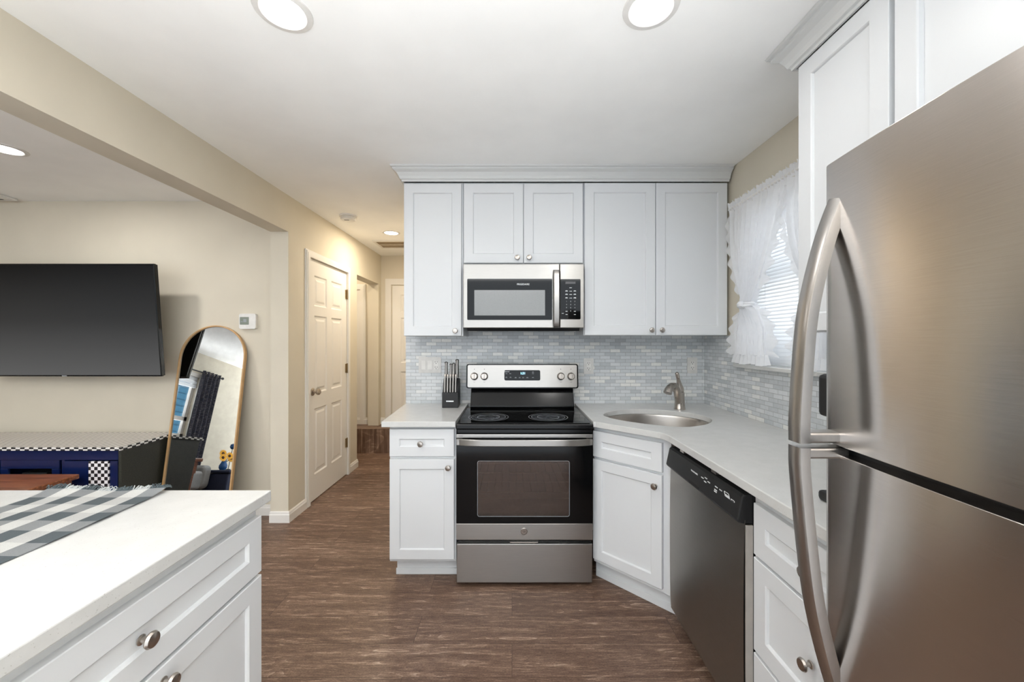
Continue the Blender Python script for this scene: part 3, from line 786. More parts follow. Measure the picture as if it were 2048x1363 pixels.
# faucet
fx, fy = 1.118, 2.60
t = thing('faucet', 'brushed nickel single-handle faucet behind the corner sink', 'faucet', (fx, fy, CT))
dx, dy = -0.80, -0.60
b_ = BM(); lathe(b_, [(0.036, 0), (0.0365, 0.004), (0.034, 0.010), (0.031, 0.05), (0.0295, 0.085), (0.029, 0.110), (0.022, 0.116), (0.001, 0.117)], (fx, fy, CT), (0, 0, 1), 28); obj('body', b_, M['nickel'], t, smooth=True)
b_ = BM()
prof = [(0.006, 0.035, 0.026), (0.016, 0.08, 0.026), (0.028, 0.115, 0.0245), (0.045, 0.142, 0.0235), (0.068, 0.158, 0.0225), (0.092, 0.160, 0.022), (0.115, 0.151, 0.023), (0.135, 0.134, 0.026), (0.145, 0.118, 0.027)]
tube(b_, [(fx + dx * s, fy + dy * s, CT + h) for s, h, r in prof], [r for s, h, r in prof], 20); obj('spout', b_, M['nickel'], t, smooth=True)
b_ = BM()
prof = [(0.0, 0.117, 0.026), (-0.003, 0.140, 0.024), (0.004, 0.165, 0.016), (0.016, 0.195, 0.0115), (0.026, 0.222, 0.0125), (0.034, 0.240, 0.012), (0.037, 0.245, 0.006)]
tube(b_, [(fx + dx * s, fy + dy * s, CT + h) for s, h, r in prof], [r for s, h, r in prof], 16); obj('handle', b_, M['nickel'], t, smooth=True)

# ------------------------------------------------------------------ range
X0, X1 = -0.313, 0.453
YF = 2.192
t = thing('range', 'stainless steel and black electric range between the white base cabinets', 'range', (0.07, 2.5, 0))
b_ = BM(); box(b_, X0 + 0.004, X1 - 0.004, YF + 0.045, 2.82, 0.02, 0.28); box(b_, X0 + 0.004, X1 - 0.004, 2.66, 2.82, 0.28, 0.89)
box(b_, X0 + 0.004, X0 + 0.03, YF + 0.045, 2.66, 0.28, 0.89); box(b_, X1 - 0.03, X1 - 0.004, YF + 0.045, 2.66, 0.28, 0.89)
box(b_, X0 + 0.03, X1 - 0.03, YF + 0.045, 2.66, 0.80, 0.89)
body = obj('body', b_, M['black'], t, bev=0.002)
for fxx in (X0 + 0.05, X1 - 0.05):
    for fyy in (YF + 0.09, 2.76):
        b_ = BM(); lathe(b_, [(0.015, 0), (0.015, 0.02)], (fxx, fyy, 0), (0, 0, 1), 12); obj('foot', b_, M['blackmatte'], t)
b_ = BM(); box(b_, X0 - 0.001, X1 + 0.001, 2.168, 2.70, 0.888, 0.918); obj('cooktop_frame', b_, M['black'], t, bev=0.006)
b_ = BM(); box(b_, X0 + 0.016, X1 - 0.016, 2.185, 2.68, 0.918, 0.9215); top = obj('cooktop_glass', b_, M['blackglass'], t, bev=0.0015)
def burner(cx, cy, r):
    bm = BM()
    for rr, w in ((r, 0.0016), (r * 0.86, 0.0012), (r * 0.55, 0.0016)):
        n = 56
        vi = [bm.verts.new((cx + (rr - w) * math.cos(2 * PI * i / n), cy + (rr - w) * math.sin(2 * PI * i / n), 0.9218)) for i in range(n)]
        vo = [bm.verts.new((cx + (rr + w) * math.cos(2 * PI * i / n), cy + (rr + w) * math.sin(2 * PI * i / n), 0.9218)) for i in range(n)]
        for i in range(n):
            j = (i + 1) % n; bm.faces.new((vi[i], vo[i], vo[j], vi[j]))
    obj('burner_ring', bm, M['markgrey'], top)
    bm = BM(); n = 48
    bm.faces.new([bm.verts.new((cx + r * 0.84 * math.cos(2 * PI * i / n), cy + r * 0.84 * math.sin(2 * PI * i / n), 0.9217)) for i in range(n)])
    obj('burner_disc', bm, M['burnerdisc'], top)
m, nt, b = new_mat('worn_burner_glass')
f = noise(nt, pos(nt), 40, 6, 0.8)
L(nt, ramp(nt, f, [(0.34, hx(20, 22, 26)), (0.52, hx(66, 70, 76)), (0.70, hx(150, 154, 160))]), b.inputs['Base Color']); b.inputs['Roughness'].default_value = 0.15; M['burnerdisc'] = m
burner(-0.142, 2.355, 0.120); burner(0.218, 2.355, 0.117)
# backguard: black riser, tilted steel console
b_ = BM()
prism(b_, [(2.66, 0.90), (2.64, 0.935), (2.70, 1.06), (2.72, 1.07), (2.835, 1.07), (2.835, 0.90)], X0 + 0.03, X1 - 0.03, mtx=Matrix(((0, 0, 1, 0), (1, 0, 0, 0), (0, 1, 0, 0), (0, 0, 0, 1))))
obj('back_riser', b_, M['black'], t, bev=0.006)
YG0 = 2.645   # console front (bottom), leaning back
gm = Matrix.Translation((0.07, YG0, 1.06)) @ Matrix.Rotation(R(-6), 4, 'X')
b_ = BM(); prism(b_, rrect(-0.382, 0.382, -0.002, 0.165, 0.016), -0.10, -0.004, mtx=gm @ Matrix.Rotation(R(90), 4, 'X') @ Matrix.Scale(1, 4))
for v in b_.verts: pass
guard = obj('control_console', b_, M['black'], t, bev=0.003)
b_ = BM(); prism(b_, rrect(-0.372, 0.372, 0.006, 0.157, 0.010), -0.006, 0.003, mtx=gm @ Matrix.Rotation(R(90), 4, 'X'))
panel = obj('console_panel', b_, M['steel'], guard, bev=0.001)
b_ = BM(); prism(b_, rrect(-0.122, 0.122, 0.052, 0.122, 0.010), 0.0025, 0.0045, mtx=gm @ Matrix.Rotation(R(90), 4, 'X'))
obj('display_panel', b_, M['blackglass'], guard, bev=0.0008)
b_ = BM(); box(b_, -0.035, 0.03, -0.0052, -0.0040, 0.088, 0.112, gm); obj('clock_window', b_, M['blackglass'], guard)
def gtext(name, body, size, mat, x, z, d=0.0056, **k):
    o = text(name, body, size, mat, None, (0, 0, 0), **k)
    o.data.transform(gm @ Matrix.Translation((x, -d, z)))
    o.data.transform(WM[guard.name].inverted()); o.parent = guard; WM[o.name] = WM[guard.name]
    return o
gtext('clock_digit', '1:31', 0.021, M['cyan'], 0.004, 0.100, bold=0.0004)
for i, (x, z) in enumerate([(-0.105, 0.111), (-0.108, 0.098), (-0.082, 0.098), (-0.108, 0.072), (-0.08, 0.072), (-0.045, 0.070), (-0.018, 0.070), (0.006, 0.070), (0.034, 0.070), (0.072, 0.109), (0.072, 0.098), (0.072, 0.072)]):
    b_ = BM(); w = 0.018 if i == 0 else 0.0065; h = 0.0022 if i == 0 else 0.0026
    box(b_, x - w, x + w, -0.0052, -0.0042, z - h / 2, z + h / 2, gm)
    if 3 <= i <= 8: box(b_, x - w * 0.5, x + w * 0.5, -0.0052, -0.0042, z + 0.004, z + 0.0055, gm)
    obj('button_mark', b_, M['mark'] if i == 0 else M['markgrey'], guard)
for kx_ in (-0.326, -0.258, 0.262, 0.331):
    b_ = BM(); lathe(b_, [(0.026, 0.003), (0.026, 0.007), (0.0225, 0.010), (0.0205, 0.028), (0.018, 0.030), (0.001, 0.030)], (kx_, 0, 0.080), (0, -1, 0), 28)
    b_.transform(gm); kn = obj('control_knob', b_, M['nickel'], guard, smooth=True)
    b_ = BM(); box(b_, kx_ - 0.004, kx_ + 0.004, -0.036, -0.028, 0.062, 0.098, gm); obj('grip', b_, M['nickel'], kn, bev=0.002)
    b_ = BM(); box(b_, kx_ - 0.002, kx_ + 0.002, -0.0036, -0.0028, 0.126, 0.131, gm); obj('dial_mark', b_, M['slot'], guard); b_ = BM(); box(b_, kx_ - 0.006, kx_ + 0.006, -0.0036, -0.0028, 0.040, 0.0415, gm); obj('dial_mark', b_, M['slot'], guard)
# oven door
b_ = BM(); box(b_, X0 + 0.002, X1 - 0.002, YF + 0.012, YF + 0.05, 0.858, 0.882); obj('vent_rail', b_, M['black'], t, bev=0.003)
wx0, wx1, wz0, wz1 = -0.194, 0.323, 0.394, 0.706
b_ = BM()
for a in ((X0, wx0, 0.356, 0.858), (wx1, X1, 0.356, 0.858), (wx0, wx1, 0.356, wz0), (wx0, wx1, wz1, 0.858)):
    box(b_, a[0], a[1], YF, YF + 0.038, a[2], a[3])
bmesh.ops.remove_doubles(b_, verts=b_.verts[:], dist=1e-5)
door = obj('oven_door', b_, M['ovendoor'], t)
b_ = BM(); box(b_, wx0 - 0.002, wx1 + 0.002, YF + 0.003, YF + 0.007, wz0 - 0.002, wz1 + 0.002); obj('oven_window', b_, M['ovenglass'], door)
b_ = BM()
for pts in (rrect(wx0, wx1, wz0, wz1, 0.012),):
    tube(b_, [(p[0], YF + 0.0005, p[1]) for p in pts], 0.0013, 6, True)
obj('window_border', b_, M['markgrey'], door)
b_ = BM(); box(b_, X0, X1, YF - 0.004, YF + 0.03, 0.836, 0.857); obj('door_top_rail', b_, M['steel'], door, bev=0.002)
for i in range(4):
    b_ = BM(); xc = 0.07 + (i - 1.5) * 0.125; box(b_, xc - 0.054, xc + 0.054, YF - 0.0055, YF - 0.003, 0.834, 0.8385); obj('vent_slot', b_, M['slot'], door)
text('rail_print', '||||||||', 0.011, M['greyplastic'], door, (X0 + 0.026, YF - 0.0045, 0.8475)); text('rail_print', '||||||||', 0.011, M['greyplastic'], door, (X1 - 0.026, YF - 0.0045, 0.8475))
# bowed flat handle
def bow(u, v):
    x = X0 + 0.004 + (X1 - X0 - 0.008) * u
    bowd = 0.030 * (1 - (2 * u - 1) ** 6)
    return Vector((x, YF - 0.012 - bowd, 0.799 + 0.036 * v))
b_ = BM(); HP = [bow(q / 30, 0.5) for q in range(31)]
flatbar(b_, HP, 0.036, 0.011, Vector((0, 0, 1)))
hd = obj('door_handle', b_, M['steel'], door, smooth=True, bev=0.003)
for xx in (X0 + 0.02, X1 - 0.02):
    b_ = BM(); box(b_, xx - 0.014, xx + 0.014, YF - 0.024, YF + 0.002, 0.803, 0.831); obj('handle_post', b_, M['steel'], hd)
b_ = BM(); box(b_, X0, X1, YF - 0.003, YF + 0.038, 0.264, 0.355); strip = obj('door_bottom_strip', b_, M['steel'], door, bev=0.002)
b_ = BM(); lathe(b_, [(0.0195, 0.0), (0.0195, 0.002), (0.0175, 0.0028), (0.0165, 0.0018), (0.001, 0.0016)], (0.068, YF - 0.003, 0.312), (0, -1, 0), 32, True, False)
em = obj('round_emblem', b_, M['nickel'], strip, smooth=True)
b_ = BM(); tube(b_, [(0.068 + 0.0165 * math.cos(2 * PI * q / 32), YF - 0.005, 0.312 + 0.0165 * math.sin(2 * PI * q / 32)) for q in range(32)], 0.0012, 6, True); obj('emblem_ring', b_, M['greyplastic'], strip)
text('emblem_monogram', 'GE', 0.015, M['greyplastic'], strip, (0.068, YF - 0.0052, 0.312))
# oven cavity and racks seen through the window
b_ = BM()
cx0_, cx1_, cy0_, cy1_, cz0_, cz1_ = X0 + 0.06, X1 - 0.06, YF + 0.046, 2.62, 0.32, 0.76
box(b_, cx0_, cx1_, cy1_, cy1_ + 0.01, cz0_, cz1_); box(b_, cx0_, cx1_, cy0_, cy1_, cz0_ - 0.01, cz0_); box(b_, cx0_, cx1_, cy0_, cy1_, cz1_, cz1_ + 0.01)
box(b_, cx0_ - 0.01, cx0_, cy0_, cy1_, cz0_, cz1_); box(b_, cx1_, cx1_ + 0.01, cy0_, cy1_, cz0_, cz1_)
obj('oven_cavity', b_, M['ovencavity'], t)
for rz in (0.50, 0.615):
    b_ = BM()
    for yy in (cy0_ + 0.03, cy0_ + 0.2, cy1_ - 0.02): tube(b_, [(cx0_, yy, rz), (cx1_, yy, rz)], 0.003, 6)
    for i in range(15):
        xx = cx0_ + 0.02 + i * (cx1_ - cx0_ - 0.04) / 14; tube(b_, [(xx, cy0_ + 0.03, rz), (xx, cy1_ - 0.02, rz)], 0.0018, 6)
    obj('oven_rack', b_, M['nickel'], t)
# storage drawer
b_ = BM(); box(b_, X0 + 0.004, X1 - 0.004, YF + 0.02, YF + 0.046, 0.236, 0.266); obj('drawer_gap', b_, M['black'], t)
b_ = BM(); box(b_, X0 + 0.002, X1 - 0.002, YF, YF + 0.044, 0.022, 0.240); dr = obj('storage_drawer', b_, M['steel'], t, bev=0.003)
b_ = BM(); box(b_, -0.012, 0.148, YF + 0.006, YF + 0.022, 0.242, 0.248); obj('finger_pull', b_, M['nickel'], dr, bev=0.002)

# ------------------------------------------------------------------ microwave
mx0, mx1, my0, mz0, mz1 = -0.307, 0.452, 2.448, 1.462, 1.864
t = thing('microwave', 'stainless over-the-range microwave under the short wall cabinet', 'microwave', (0.07, 2.65, mz0))
b_ = BM(); box(b_, mx0 + 0.003, mx1 - 0.003, my0 + 0.03, 2.838, mz0 + 0.004, mz1); obj('housing', b_, M['greyplastic'], t, bev=0.003)
b_ = BM(); prism(b_, [(my0 + 0.04, mz0 + 0.004), (my0 + 0.06, mz0 - 0.018), (2.80, mz0 - 0.012), (2.82, mz0 + 0.004)], mx0 + 0.02, mx1 - 0.02, mtx=Matrix(((0, 0, 1, 0), (1, 0, 0, 0), (0, 1, 0, 0), (0, 0, 0, 1)))); obj('vent_base', b_, M['blackmatte'], t)
dx1 = 0.300
b_ = BM(); box(b_, mx0, dx1 - 0.001, my0, my0 + 0.032, mz0, mz1); door = obj('door', b_, M['steel'], t, bev=0.004)
b_ = BM(); prism(b_, rrect(-0.281, 0.252, 1.512, 1.770, 0.006), my0 - 0.0025, my0 + 0.002, mtx=Matrix(((1, 0, 0, 0), (0, 0, 1, 0), (0, 1, 0, 0), (0, 0, 0, 1)))); obj('door_glass', b_, M['blackglass'], door)
m, nt, b = new_mat('perforated_window'); f = noise(nt, pos(nt), 700, 2)
L(nt, ramp(nt, f, [(0.4, hx(132, 134, 135)), (0.6, hx(156, 158, 158))]), b.inputs['Base Color']); b.inputs['Roughness'].default_value = 0.25; M['mesh'] = m
b_ = BM(); box(b_, -0.236, 0.207, my0 - 0.0035, my0 - 0.002, 1.540, 1.699); obj('window', b_, M['mesh'], door)
text('brand_lettering', 'FRIGIDAIRE', 0.0145, M['mark'], door, (0.070, my0 - 0.003, 1.735), spacing=1.08, bold=0.0003)
b_ = BM()
path = [(0.276, my0 + 0.0, 1.822), (0.276, my0 - 0.020, 1.816), (0.276, my0 - 0.034, 1.79), (0.276, my0 - 0.038, 1.65), (0.276, my0 - 0.034, 1.50), (0.276, my0 - 0.020, 1.474), (0.276, my0, 1.468)]
flatbar(b_, path, 0.036, 0.012, Vector((1, 0, 0))); obj('door_handle', b_, M['steel'], door, bev=0.004, smooth=True)
b_ = BM(); box(b_, dx1 + 0.001, mx1, my0, my0 + 0.032, mz0, mz1); cp = obj('control_panel', b_, M['steel'], t, bev=0.004)
b_ = BM(); prism(b_, rrect(0.304, 0.430, 1.516, 1.768, 0.005), my0 - 0.0025, my0 + 0.002, mtx=Matrix(((1, 0, 0, 0), (0, 0, 1, 0), (0, 1, 0, 0), (0, 0, 0, 1)))); obj('keypad_glass', b_, M['blackglass'], cp)
b_ = BM(); box(b_, 0.335, 0.398, my0 - 0.0035, my0 - 0.002, 1.738, 1.752); obj('display', b_, M['greyplastic'], cp)
for r_, zz in enumerate((1.714, 1.693, 1.672, 1.650)):
    for c_ in range(3):
        if r_ == 0 and c_ != 1: continue
        b_ = BM(); xx = 0.342 + c_ * 0.026; box(b_, xx - 0.008, xx + 0.008, my0 - 0.0033, my0 - 0.002, zz - 0.0022, zz + 0.0006)
        if r_ > 0 and c_ != 1: box(b_, xx - 0.006, xx + 0.006, my0 - 0.0033, my0 - 0.002, zz + 0.0018, zz + 0.0038)
        obj('key_label', b_, M['mark'], cp)
for i, ch in enumerate('123456789'):
    text('key_digit', ch, 0.010, M['mark'], cp, (0.342 + (i % 3) * 0.026, my0 - 0.003, 1.628 - (i // 3) * 0.020))
text('key_digit', '0', 0.010, M['mark'], cp, (0.368, my0 - 0.003, 1.568))
for xx, zz in ((0.342, 1.566), (0.394, 1.566), (0.342, 1.546), (0.394, 1.546), (0.318, 1.553)):
    b_ = BM(); box(b_, xx - 0.006, xx + 0.006, my0 - 0.0033, my0 - 0.002, zz - 0.0015, zz + 0.0015); obj('key_label', b_, M['mark'], cp)

# ------------------------------------------------------------------ dishwasher (faces -x)
DX, DY1, DY0 = 0.768, 1.898, 1.294
t = thing('dishwasher', 'stainless dishwasher with black control strip under the counter by the sink', 'dishwasher', (1.05, 1.6, 0))
b_ = BM(); box(b_, 0.80, 1.38, DY0 + 0.004, DY1 - 0.004, 0.10, 0.880); obj('tub', b_, M['blackmatte'], t)
b_ = BM(); box(b_, 0.845, 1.38, DY0 + 0.01, DY1 - 0.01, 0.0, 0.10); obj('toe_kick', b_, M['blackmatte'], t)
b_ = BM(); grid(b_, lambda u, v: Vector((DX + 0.006 - 0.006 * math.sin(PI * min(1, max(0, v))) ** 0.5, DY1 - (DY1 - DY0) * u, 0.085 + 0.70 * v)), 10, 16)
thicken(b_, -0.036 if False else 0.036)
dd = obj('door', b_, M['steel_dark'], t, smooth=True)
b_ = BM(); box(b_, 0.776, 0.799, DY0 - 0.0015, DY0 + 0.004, 0.088, 0.768); obj('door_edge', b_, M['edgegrey'], dd)
b_ = BM(); prism(b_, [(0.800, 0.870), (0.774, 0.868), (0.764, 0.860), (0.748, 0.786), (0.752, 0.776), (0.772, 0.772), (0.800, 0.772)], DY0 + 0.002, DY1 - 0.002, mtx=Matrix(((1, 0, 0, 0), (0, 0, 1, 0), (0, 1, 0, 0), (0, 0, 0, 1))))
cp = obj('control_strip', b_, M['blackmatte'], t, bev=0.004)
tl = math.atan2(0.016, 0.074)
def dwm(y, z):
    fx_ = 0.764 - (0.860 - z) * 0.016 / 0.074
    return Matrix.Translation((fx_, y, z)) @ RZ(R(-90)) @ Matrix.Rotation(tl, 4, 'X')
def dwtext(name, body, size, y, z, mat=None, spacing=1.0):
    o = text(name, body, size, mat or M['mark'], None, (0, -0.0008, 0), spacing=spacing, bold=0.0002)
    o.data.transform(dwm(y, z)); o.data.transform(WM[cp.name].inverted()); o.parent = cp; WM[o.name] = WM[cp.name]
dwtext('brand_lettering', 'FRIGIDAIRE', 0.0115, 1.620, 0.834)
for yy, zz in ((1.553, 0.836), (1.528, 0.843), (1.528, 0.829), (1.503, 0.836), (1.448, 0.838), (1.418, 0.838), (1.448, 0.821), (1.448, 0.827)):
    b_ = BM(); box(b_, -0.009, 0.009, -0.0012, 0.0004, -0.0018, 0.0018); b_.transform(dwm(yy, zz)); obj('button_mark', b_, M['mark'], cp)
b_ = BM(); tube(b_, [(p[0], -0.0006, p[1]) for p in rrect(-0.014, 0.014, -0.016, 0.016, 0.002, 2)], 0.0011, 5, True); box(b_, -0.010, 0.010, -0.0012, 0.0004, -0.003, 0.007); b_.transform(dwm(1.372, 0.832)); obj('badge', b_, M['mark'], cp)
b_ = BM(); tube(b_, [(p[0], -0.0006, p[1]) for p in rrect(-0.010, 0.010, -0.003, 0.003, 0.001, 2)], 0.0008, 5, True); b_.transform(dwm(1.338, 0.832)); obj('button_mark', b_, M['mark'], cp)
b_ = BM(); box(b_, 0.7478, 0.760, 1.56, 1.66, 0.779, 0.797); obj('grip_pocket', b_, M['slot'], cp, bev=0.006)
for yy in (1.78, 1.50):
    b_ = BM(); box(b_, 0.775, 0.80, yy - 0.018, yy + 0.018, 0.872, 0.894); obj('mounting_tab', b_, M['nickel'], t)

# ------------------------------------------------------------------ refrigerator (faces -x)
FX, FY1, FY0, FZ, FG = 0.600, 0.757, -0.005, 1.713, 1.183
t = thing('refrigerator', 'large stainless top-freezer refrigerator with curved handles', 'refrigerator', (1.0, 0.38, 0))
b_ = BM(); box(b_, 0.675, 1.39, FY0 + 0.004, FY1 - 0.006, 0.02, FZ - 0.012); obj('cabinet_body', b_, M['greyplastic'], t, bev=0.004)
for xx in (0.72, 1.34):
    for yy in (0.05, 0.70):
        b_ = BM(); lathe(b_, [(0.018, 0), (0.018, 0.02)], (xx, yy, 0), (0, 0, 1), 12); obj('foot', b_, M['blackmatte'], t)
def fridge_front(z0, z1, rt):
    """bowed door slab with rounded edges; outline polygon in (x,y)"""
    n = 26; pts = []
    r = 0.022
    yc, hw = (FY0 + FY1) / 2, (FY1 - FY0) / 2
    for i in range(n + 1):
        a = -1 + 2 * i / n
        y = yc + a * hw
        x = FX - 0.024 * (1 - a * a)
        e = (1 - abs(a)) * hw
        if e < r: x += r - math.sqrt(max(0, r * r - (r - e) ** 2))
        pts.append((x, y))
    # denser rounding at both ends
    out = []
    for a in [-1 + 2 * i / 60 for i in range(61)]:
        aa = math.copysign(1 - (1 - abs(a)) ** 1.6, a)
        y = yc + aa * hw; x = FX - 0.024 * (1 - aa * aa); e = (1 - abs(aa)) * hw
        if e < r: x += r - math.sqrt(max(0, r * r - (r - e) ** 2))
        out.append((x, y))
    out += [(0.668, FY1), (0.668, FY0)]
    bm = BM(); prism(bm, out, z0, z1); return bm
fd = obj('freezer_door', fridge_front(FG + 0.006, FZ, 0), M['steel_x'], t, smooth=True, bev=0.006)
rd = obj('fridge_door', fridge_front(0.09, FG - 0.010, 0), M['steel_x'], t, smooth=True, bev=0.006)
b_ = BM(); box(b_, 0.62, 0.68, FY0 + 0.01, FY1 - 0.012, FG - 0.020, FG + 0.016); obj('door_gasket', b_, M['blackmatte'], t)
b_ = BM(); box(b_, 0.655, 0.70, FY0 + 0.01, FY1 - 0.01, 0.02, 0.09); obj('kick_grille', b_, M['blackmatte'], t)
HY = 0.722
def handle(name, prof, parent, arm):
    bm = BM()
    P = smooth_open([(x, HY, z) for x, z in prof], 6)
    rings = []; na = len(P)
    for i, p in enumerate(P):
        p = Vector(p); tg = (Vector(P[min(i + 1, na - 1)]) - Vector(P[max(i - 1, 0)])).normalized()
        nn = Vector((0, 1, 0)).cross(tg).normalized()
        if nn.x > 0: nn = -nn
        sec = []
        for a in range(12):
            th = 2 * PI * a / 12; cw, sw_ = math.cos(th), math.sin(th)
            ex = lambda q: math.copysign(abs(q) ** 0.32, q)
            sec.append(bm.verts.new(p + Vector((0, 1, 0)) * 0.017 * ex(cw) + nn * (0.011 * ex(sw_) - 0.011)))
        rings.append(sec)
    for r0, r1 in zip(rings, rings[1:]):
        for k_ in range(12): bm.faces.new((r0[k_], r0[(k_ + 1) % 12], r1[(k_ + 1) % 12], r1[k_]))
    bm.faces.new(list(reversed(rings[0]))); bm.faces.new(rings[-1])
    o = obj(name, bm, M['handle'], parent, smooth=True)
    bm = BM(); box(bm, prof[-1][0] + 0.002, 0.612, HY - 0.016, HY + 0.016, arm[0], arm[1]); obj('handle_arm', bm, M['handle'], o, bev=0.004)
def smooth_open(pts, n):
    out = []; k = len(pts); V = [Vector(p) for p in pts]
    for i in range(k - 1):
        p0, p1, p2, p3 = V[max(i - 1, 0)], V[i], V[i + 1], V[min(i + 2, k - 1)]
        for s in range(n):
            q = s / n; out.append(0.5 * ((2 * p1) + (p2 - p0) * q + (2 * p0 - 5 * p1 + 4 * p2 - p3) * q * q + (3 * p1 - p0 - 3 * p2 + p3) * q ** 3))
    out.append(V[-1]); return out
handle('handle', [(0.606, 1.660), (0.596, 1.645), (0.570, 1.575), (0.548, 1.492), (0.534, 1.418), (0.526, 1.326), (0.521, 1.240), (0.521, 1.194)], fd, (1.194, 1.214))
handle('handle', [(0.612, 0.675), (0.592, 0.725), (0.566, 0.815), (0.547, 0.902), (0.535, 0.994), (0.526, 1.086), (0.521, 1.150), (0.521, 1.186)], rd, (1.166, 1.186))
b_ = BM(); box(b_, 0.60, 0.66, 0.02, 0.07, FZ, FZ + 0.012); obj('top_hinge', b_, M['greyplastic'], t)

# black appliance almost hidden behind the fridge
t = thing('coffee_maker', 'black countertop appliance almost hidden behind the refrigerator handle', 'kitchen appliance', (0.96, 1.02, CT))
b_ = BM(); box(b_, 0.875, 1.10, 0.93, 1.12, CT, CT + 0.03); obj('base', b_, M['blackmatte'], t, bev=0.01)
b_ = BM(); box(b_, 1.00, 1.10, 0.93, 1.12, CT + 0.03, CT + 0.30); obj('tank', b_, M['blackmatte'], t, bev=0.01)
b_ = BM(); box(b_, 0.875, 1.10, 0.93, 1.12, CT + 0.24, CT + 0.36); obj('brew_head', b_, M['blackmatte'], t, bev=0.012)
b_ = BM(); lathe(b_, [(0.055, 0.03), (0.066, 0.07), (0.066, 0.13), (0.045, 0.18), (0.048, 0.19)], (0.938, 1.025, CT), (0, 0, 1), 24); obj('carafe', b_, M['blackglass'], t, smooth=True)

# ------------------------------------------------------------------ outlets and switches
def outlet_slots(parent, x, y, z):
    for s in (-1, 1):
        bm = BM(); zc = z + s * 0.019
        box(bm, x - 0.0085, x - 0.006, y - 0.0012, y + 0.001, zc - 0.002, zc + 0.009); box(bm, x + 0.006, x + 0.0085, y - 0.0012, y + 0.001, zc - 0.001, zc + 0.008)
        lathe(bm, [(0.0028, -0.001), (0.0028, 0.0012)], (x, y, zc - 0.008), (0, -1, 0), 10)
        obj('socket_slot', bm, M['slot'], parent)
def wall_plate(name, label, cat, x, z, gangs, kinds):
    y = YB - 0.008
    t = thing(name, label, cat, (x, y, z))
    w = 0.072 + 0.046 * (gangs - 1); X = Matrix(((1, 0, 0, 0), (0, 0, 1, 0), (0, 1, 0, 0), (0, 0, 0, 1)))
    bm = BM(); prism(bm, rrect(x - w / 2, x + w / 2, z - 0.058, z + 0.058, 0.004, 3), y - 0.006, y, mtx=X); obj('cover_plate', bm, M['plate'], t, bev=0.0015)
    for i, kd in enumerate(kinds):
        xx = x + (i - (gangs - 1) / 2) * 0.046
        bm = BM(); box(bm, xx - 0.0165, xx + 0.0165, y - 0.0085, y - 0.005, z - 0.0335, z + 0.0335)
        if kd == 's':
            obj('rocker', bm, M['whiteplastic'], t, bev=0.0012)
        else:
            o = obj('socket', bm, M['whiteplastic'], t, bev=0.0012); outlet_slots(o, xx, y - 0.0085, z)
wall_plate('switch_plate', 'white triple wall plate with two rocker switches and a socket behind the knife block', 'switch plate', (860 - 1024) / 274.5, 1.206, 3, 'sso')
wall_plate('wall_outlet', 'white wall outlet beside the range control console', 'outlet', (1177 - 1024) / 274.5, 1.198, 1, 'o')
wall_plate('wall_outlet', 'white wall outlet above the faucet near the tiled corner', 'outlet', (1384 - 1024) / 274.5, 1.203, 1, 'o')

# ------------------------------------------------------------------ knife block and knives
KX, KY = -0.421, 2.70
t = thing('knife_block', 'black knife block with steel-handled knives on the short counter', 'knife block', (KX, KY, CT))
b_ = BM()
prism(b_, [(KY - 0.058, CT), (KY + 0.062, CT), (KY + 0.062, CT + 0.185), (KY + 0.012, CT + 0.197), (KY - 0.022, CT + 0.150), (KY - 0.040, CT + 0.105), (KY - 0.058, CT + 0.105)], KX - 0.053, KX + 0.055, mtx=Matrix(((0, 0, 1, 0), (1, 0, 0, 0), (0, 1, 0, 0), (0, 0, 0, 1))))
blk = obj('block', b_, M['blackmatte'], t, bev=0.003)
b_ = BM(); box(b_, KX - 0.025, KX + 0.025, KY - 0.0592, KY - 0.0580, CT + 0.041, CT + 0.049); obj('maker_mark', b_, M['mark'], t)
spots = ['farthest from the range', 'second from the switch plate end', 'in the middle', 'second from the range end', 'nearest the range']
for i in range(5):
    xx = KX - 0.036 + i * 0.0185
    k_ = thing('steak_knife', 'steak knife in the lower row of the black block, ' + spots[i], 'knife', (xx, KY - 0.05, CT + 0.105), group='steak knives in the block')
    b_ = BM(); P = [(xx, KY - 0.0495, CT + 0.1055), (xx, KY - 0.0475, CT + 0.14), (xx, KY - 0.041, CT + 0.19), (xx, KY - 0.036, CT + 0.212)]
    tube(b_, P, [0.0066, 0.0068, 0.0058, 0.0066], 10); obj('handle', b_, M['steel'], k_, smooth=True)
    b_ = BM(); lathe(b_, [(0.0072, 0), (0.0072, 0.012), (0.003, 0.014)], P[-1], (0, 0.2, 1), 10); obj('end_cap', b_, M['nickel'], k_, smooth=True)
for i, (xx, hz, ln, nm) in enumerate(((KX - 0.036, 0.305, 0.010, 'tall knife at the switch plate end of the black block, steel handle'), (KX - 0.004, 0.292, 0.0075, 'thin dark-edged sharpening steel standing in the black block'), (KX + 0.016, 0.296, 0.0105, 'kitchen knife with plain steel handle near the middle of the black block'), (KX + 0.040, 0.322, 0.011, 'tallest kitchen knife in the black block, on the range side'))):
    k_ = thing('kitchen_knife', nm, 'knife', (xx, KY + 0.02, CT + 0.19))
    z0 = CT + 0.1995
    b_ = BM(); P = [(xx, KY + 0.010, z0), (xx, KY + 0.011, z0 + 0.03), (xx, KY + 0.012, CT + hz - 0.03), (xx + 0.002, KY + 0.010, CT + hz)]
    tube(b_, P, [ln, ln * 1.1, ln * 0.95, ln * 1.05], 12); obj('handle', b_, M['steel'], k_, smooth=True)
    b_ = BM(); tube(b_, [(xx - ln, KY + 0.008, CT + hz - 0.004), (xx, KY + 0.006, CT + hz + 0.003), (xx + ln, KY + 0.008, CT + hz - 0.002)], 0.0035, 8); obj('end_cap', b_, M['blackmatte'], k_, smooth=True)

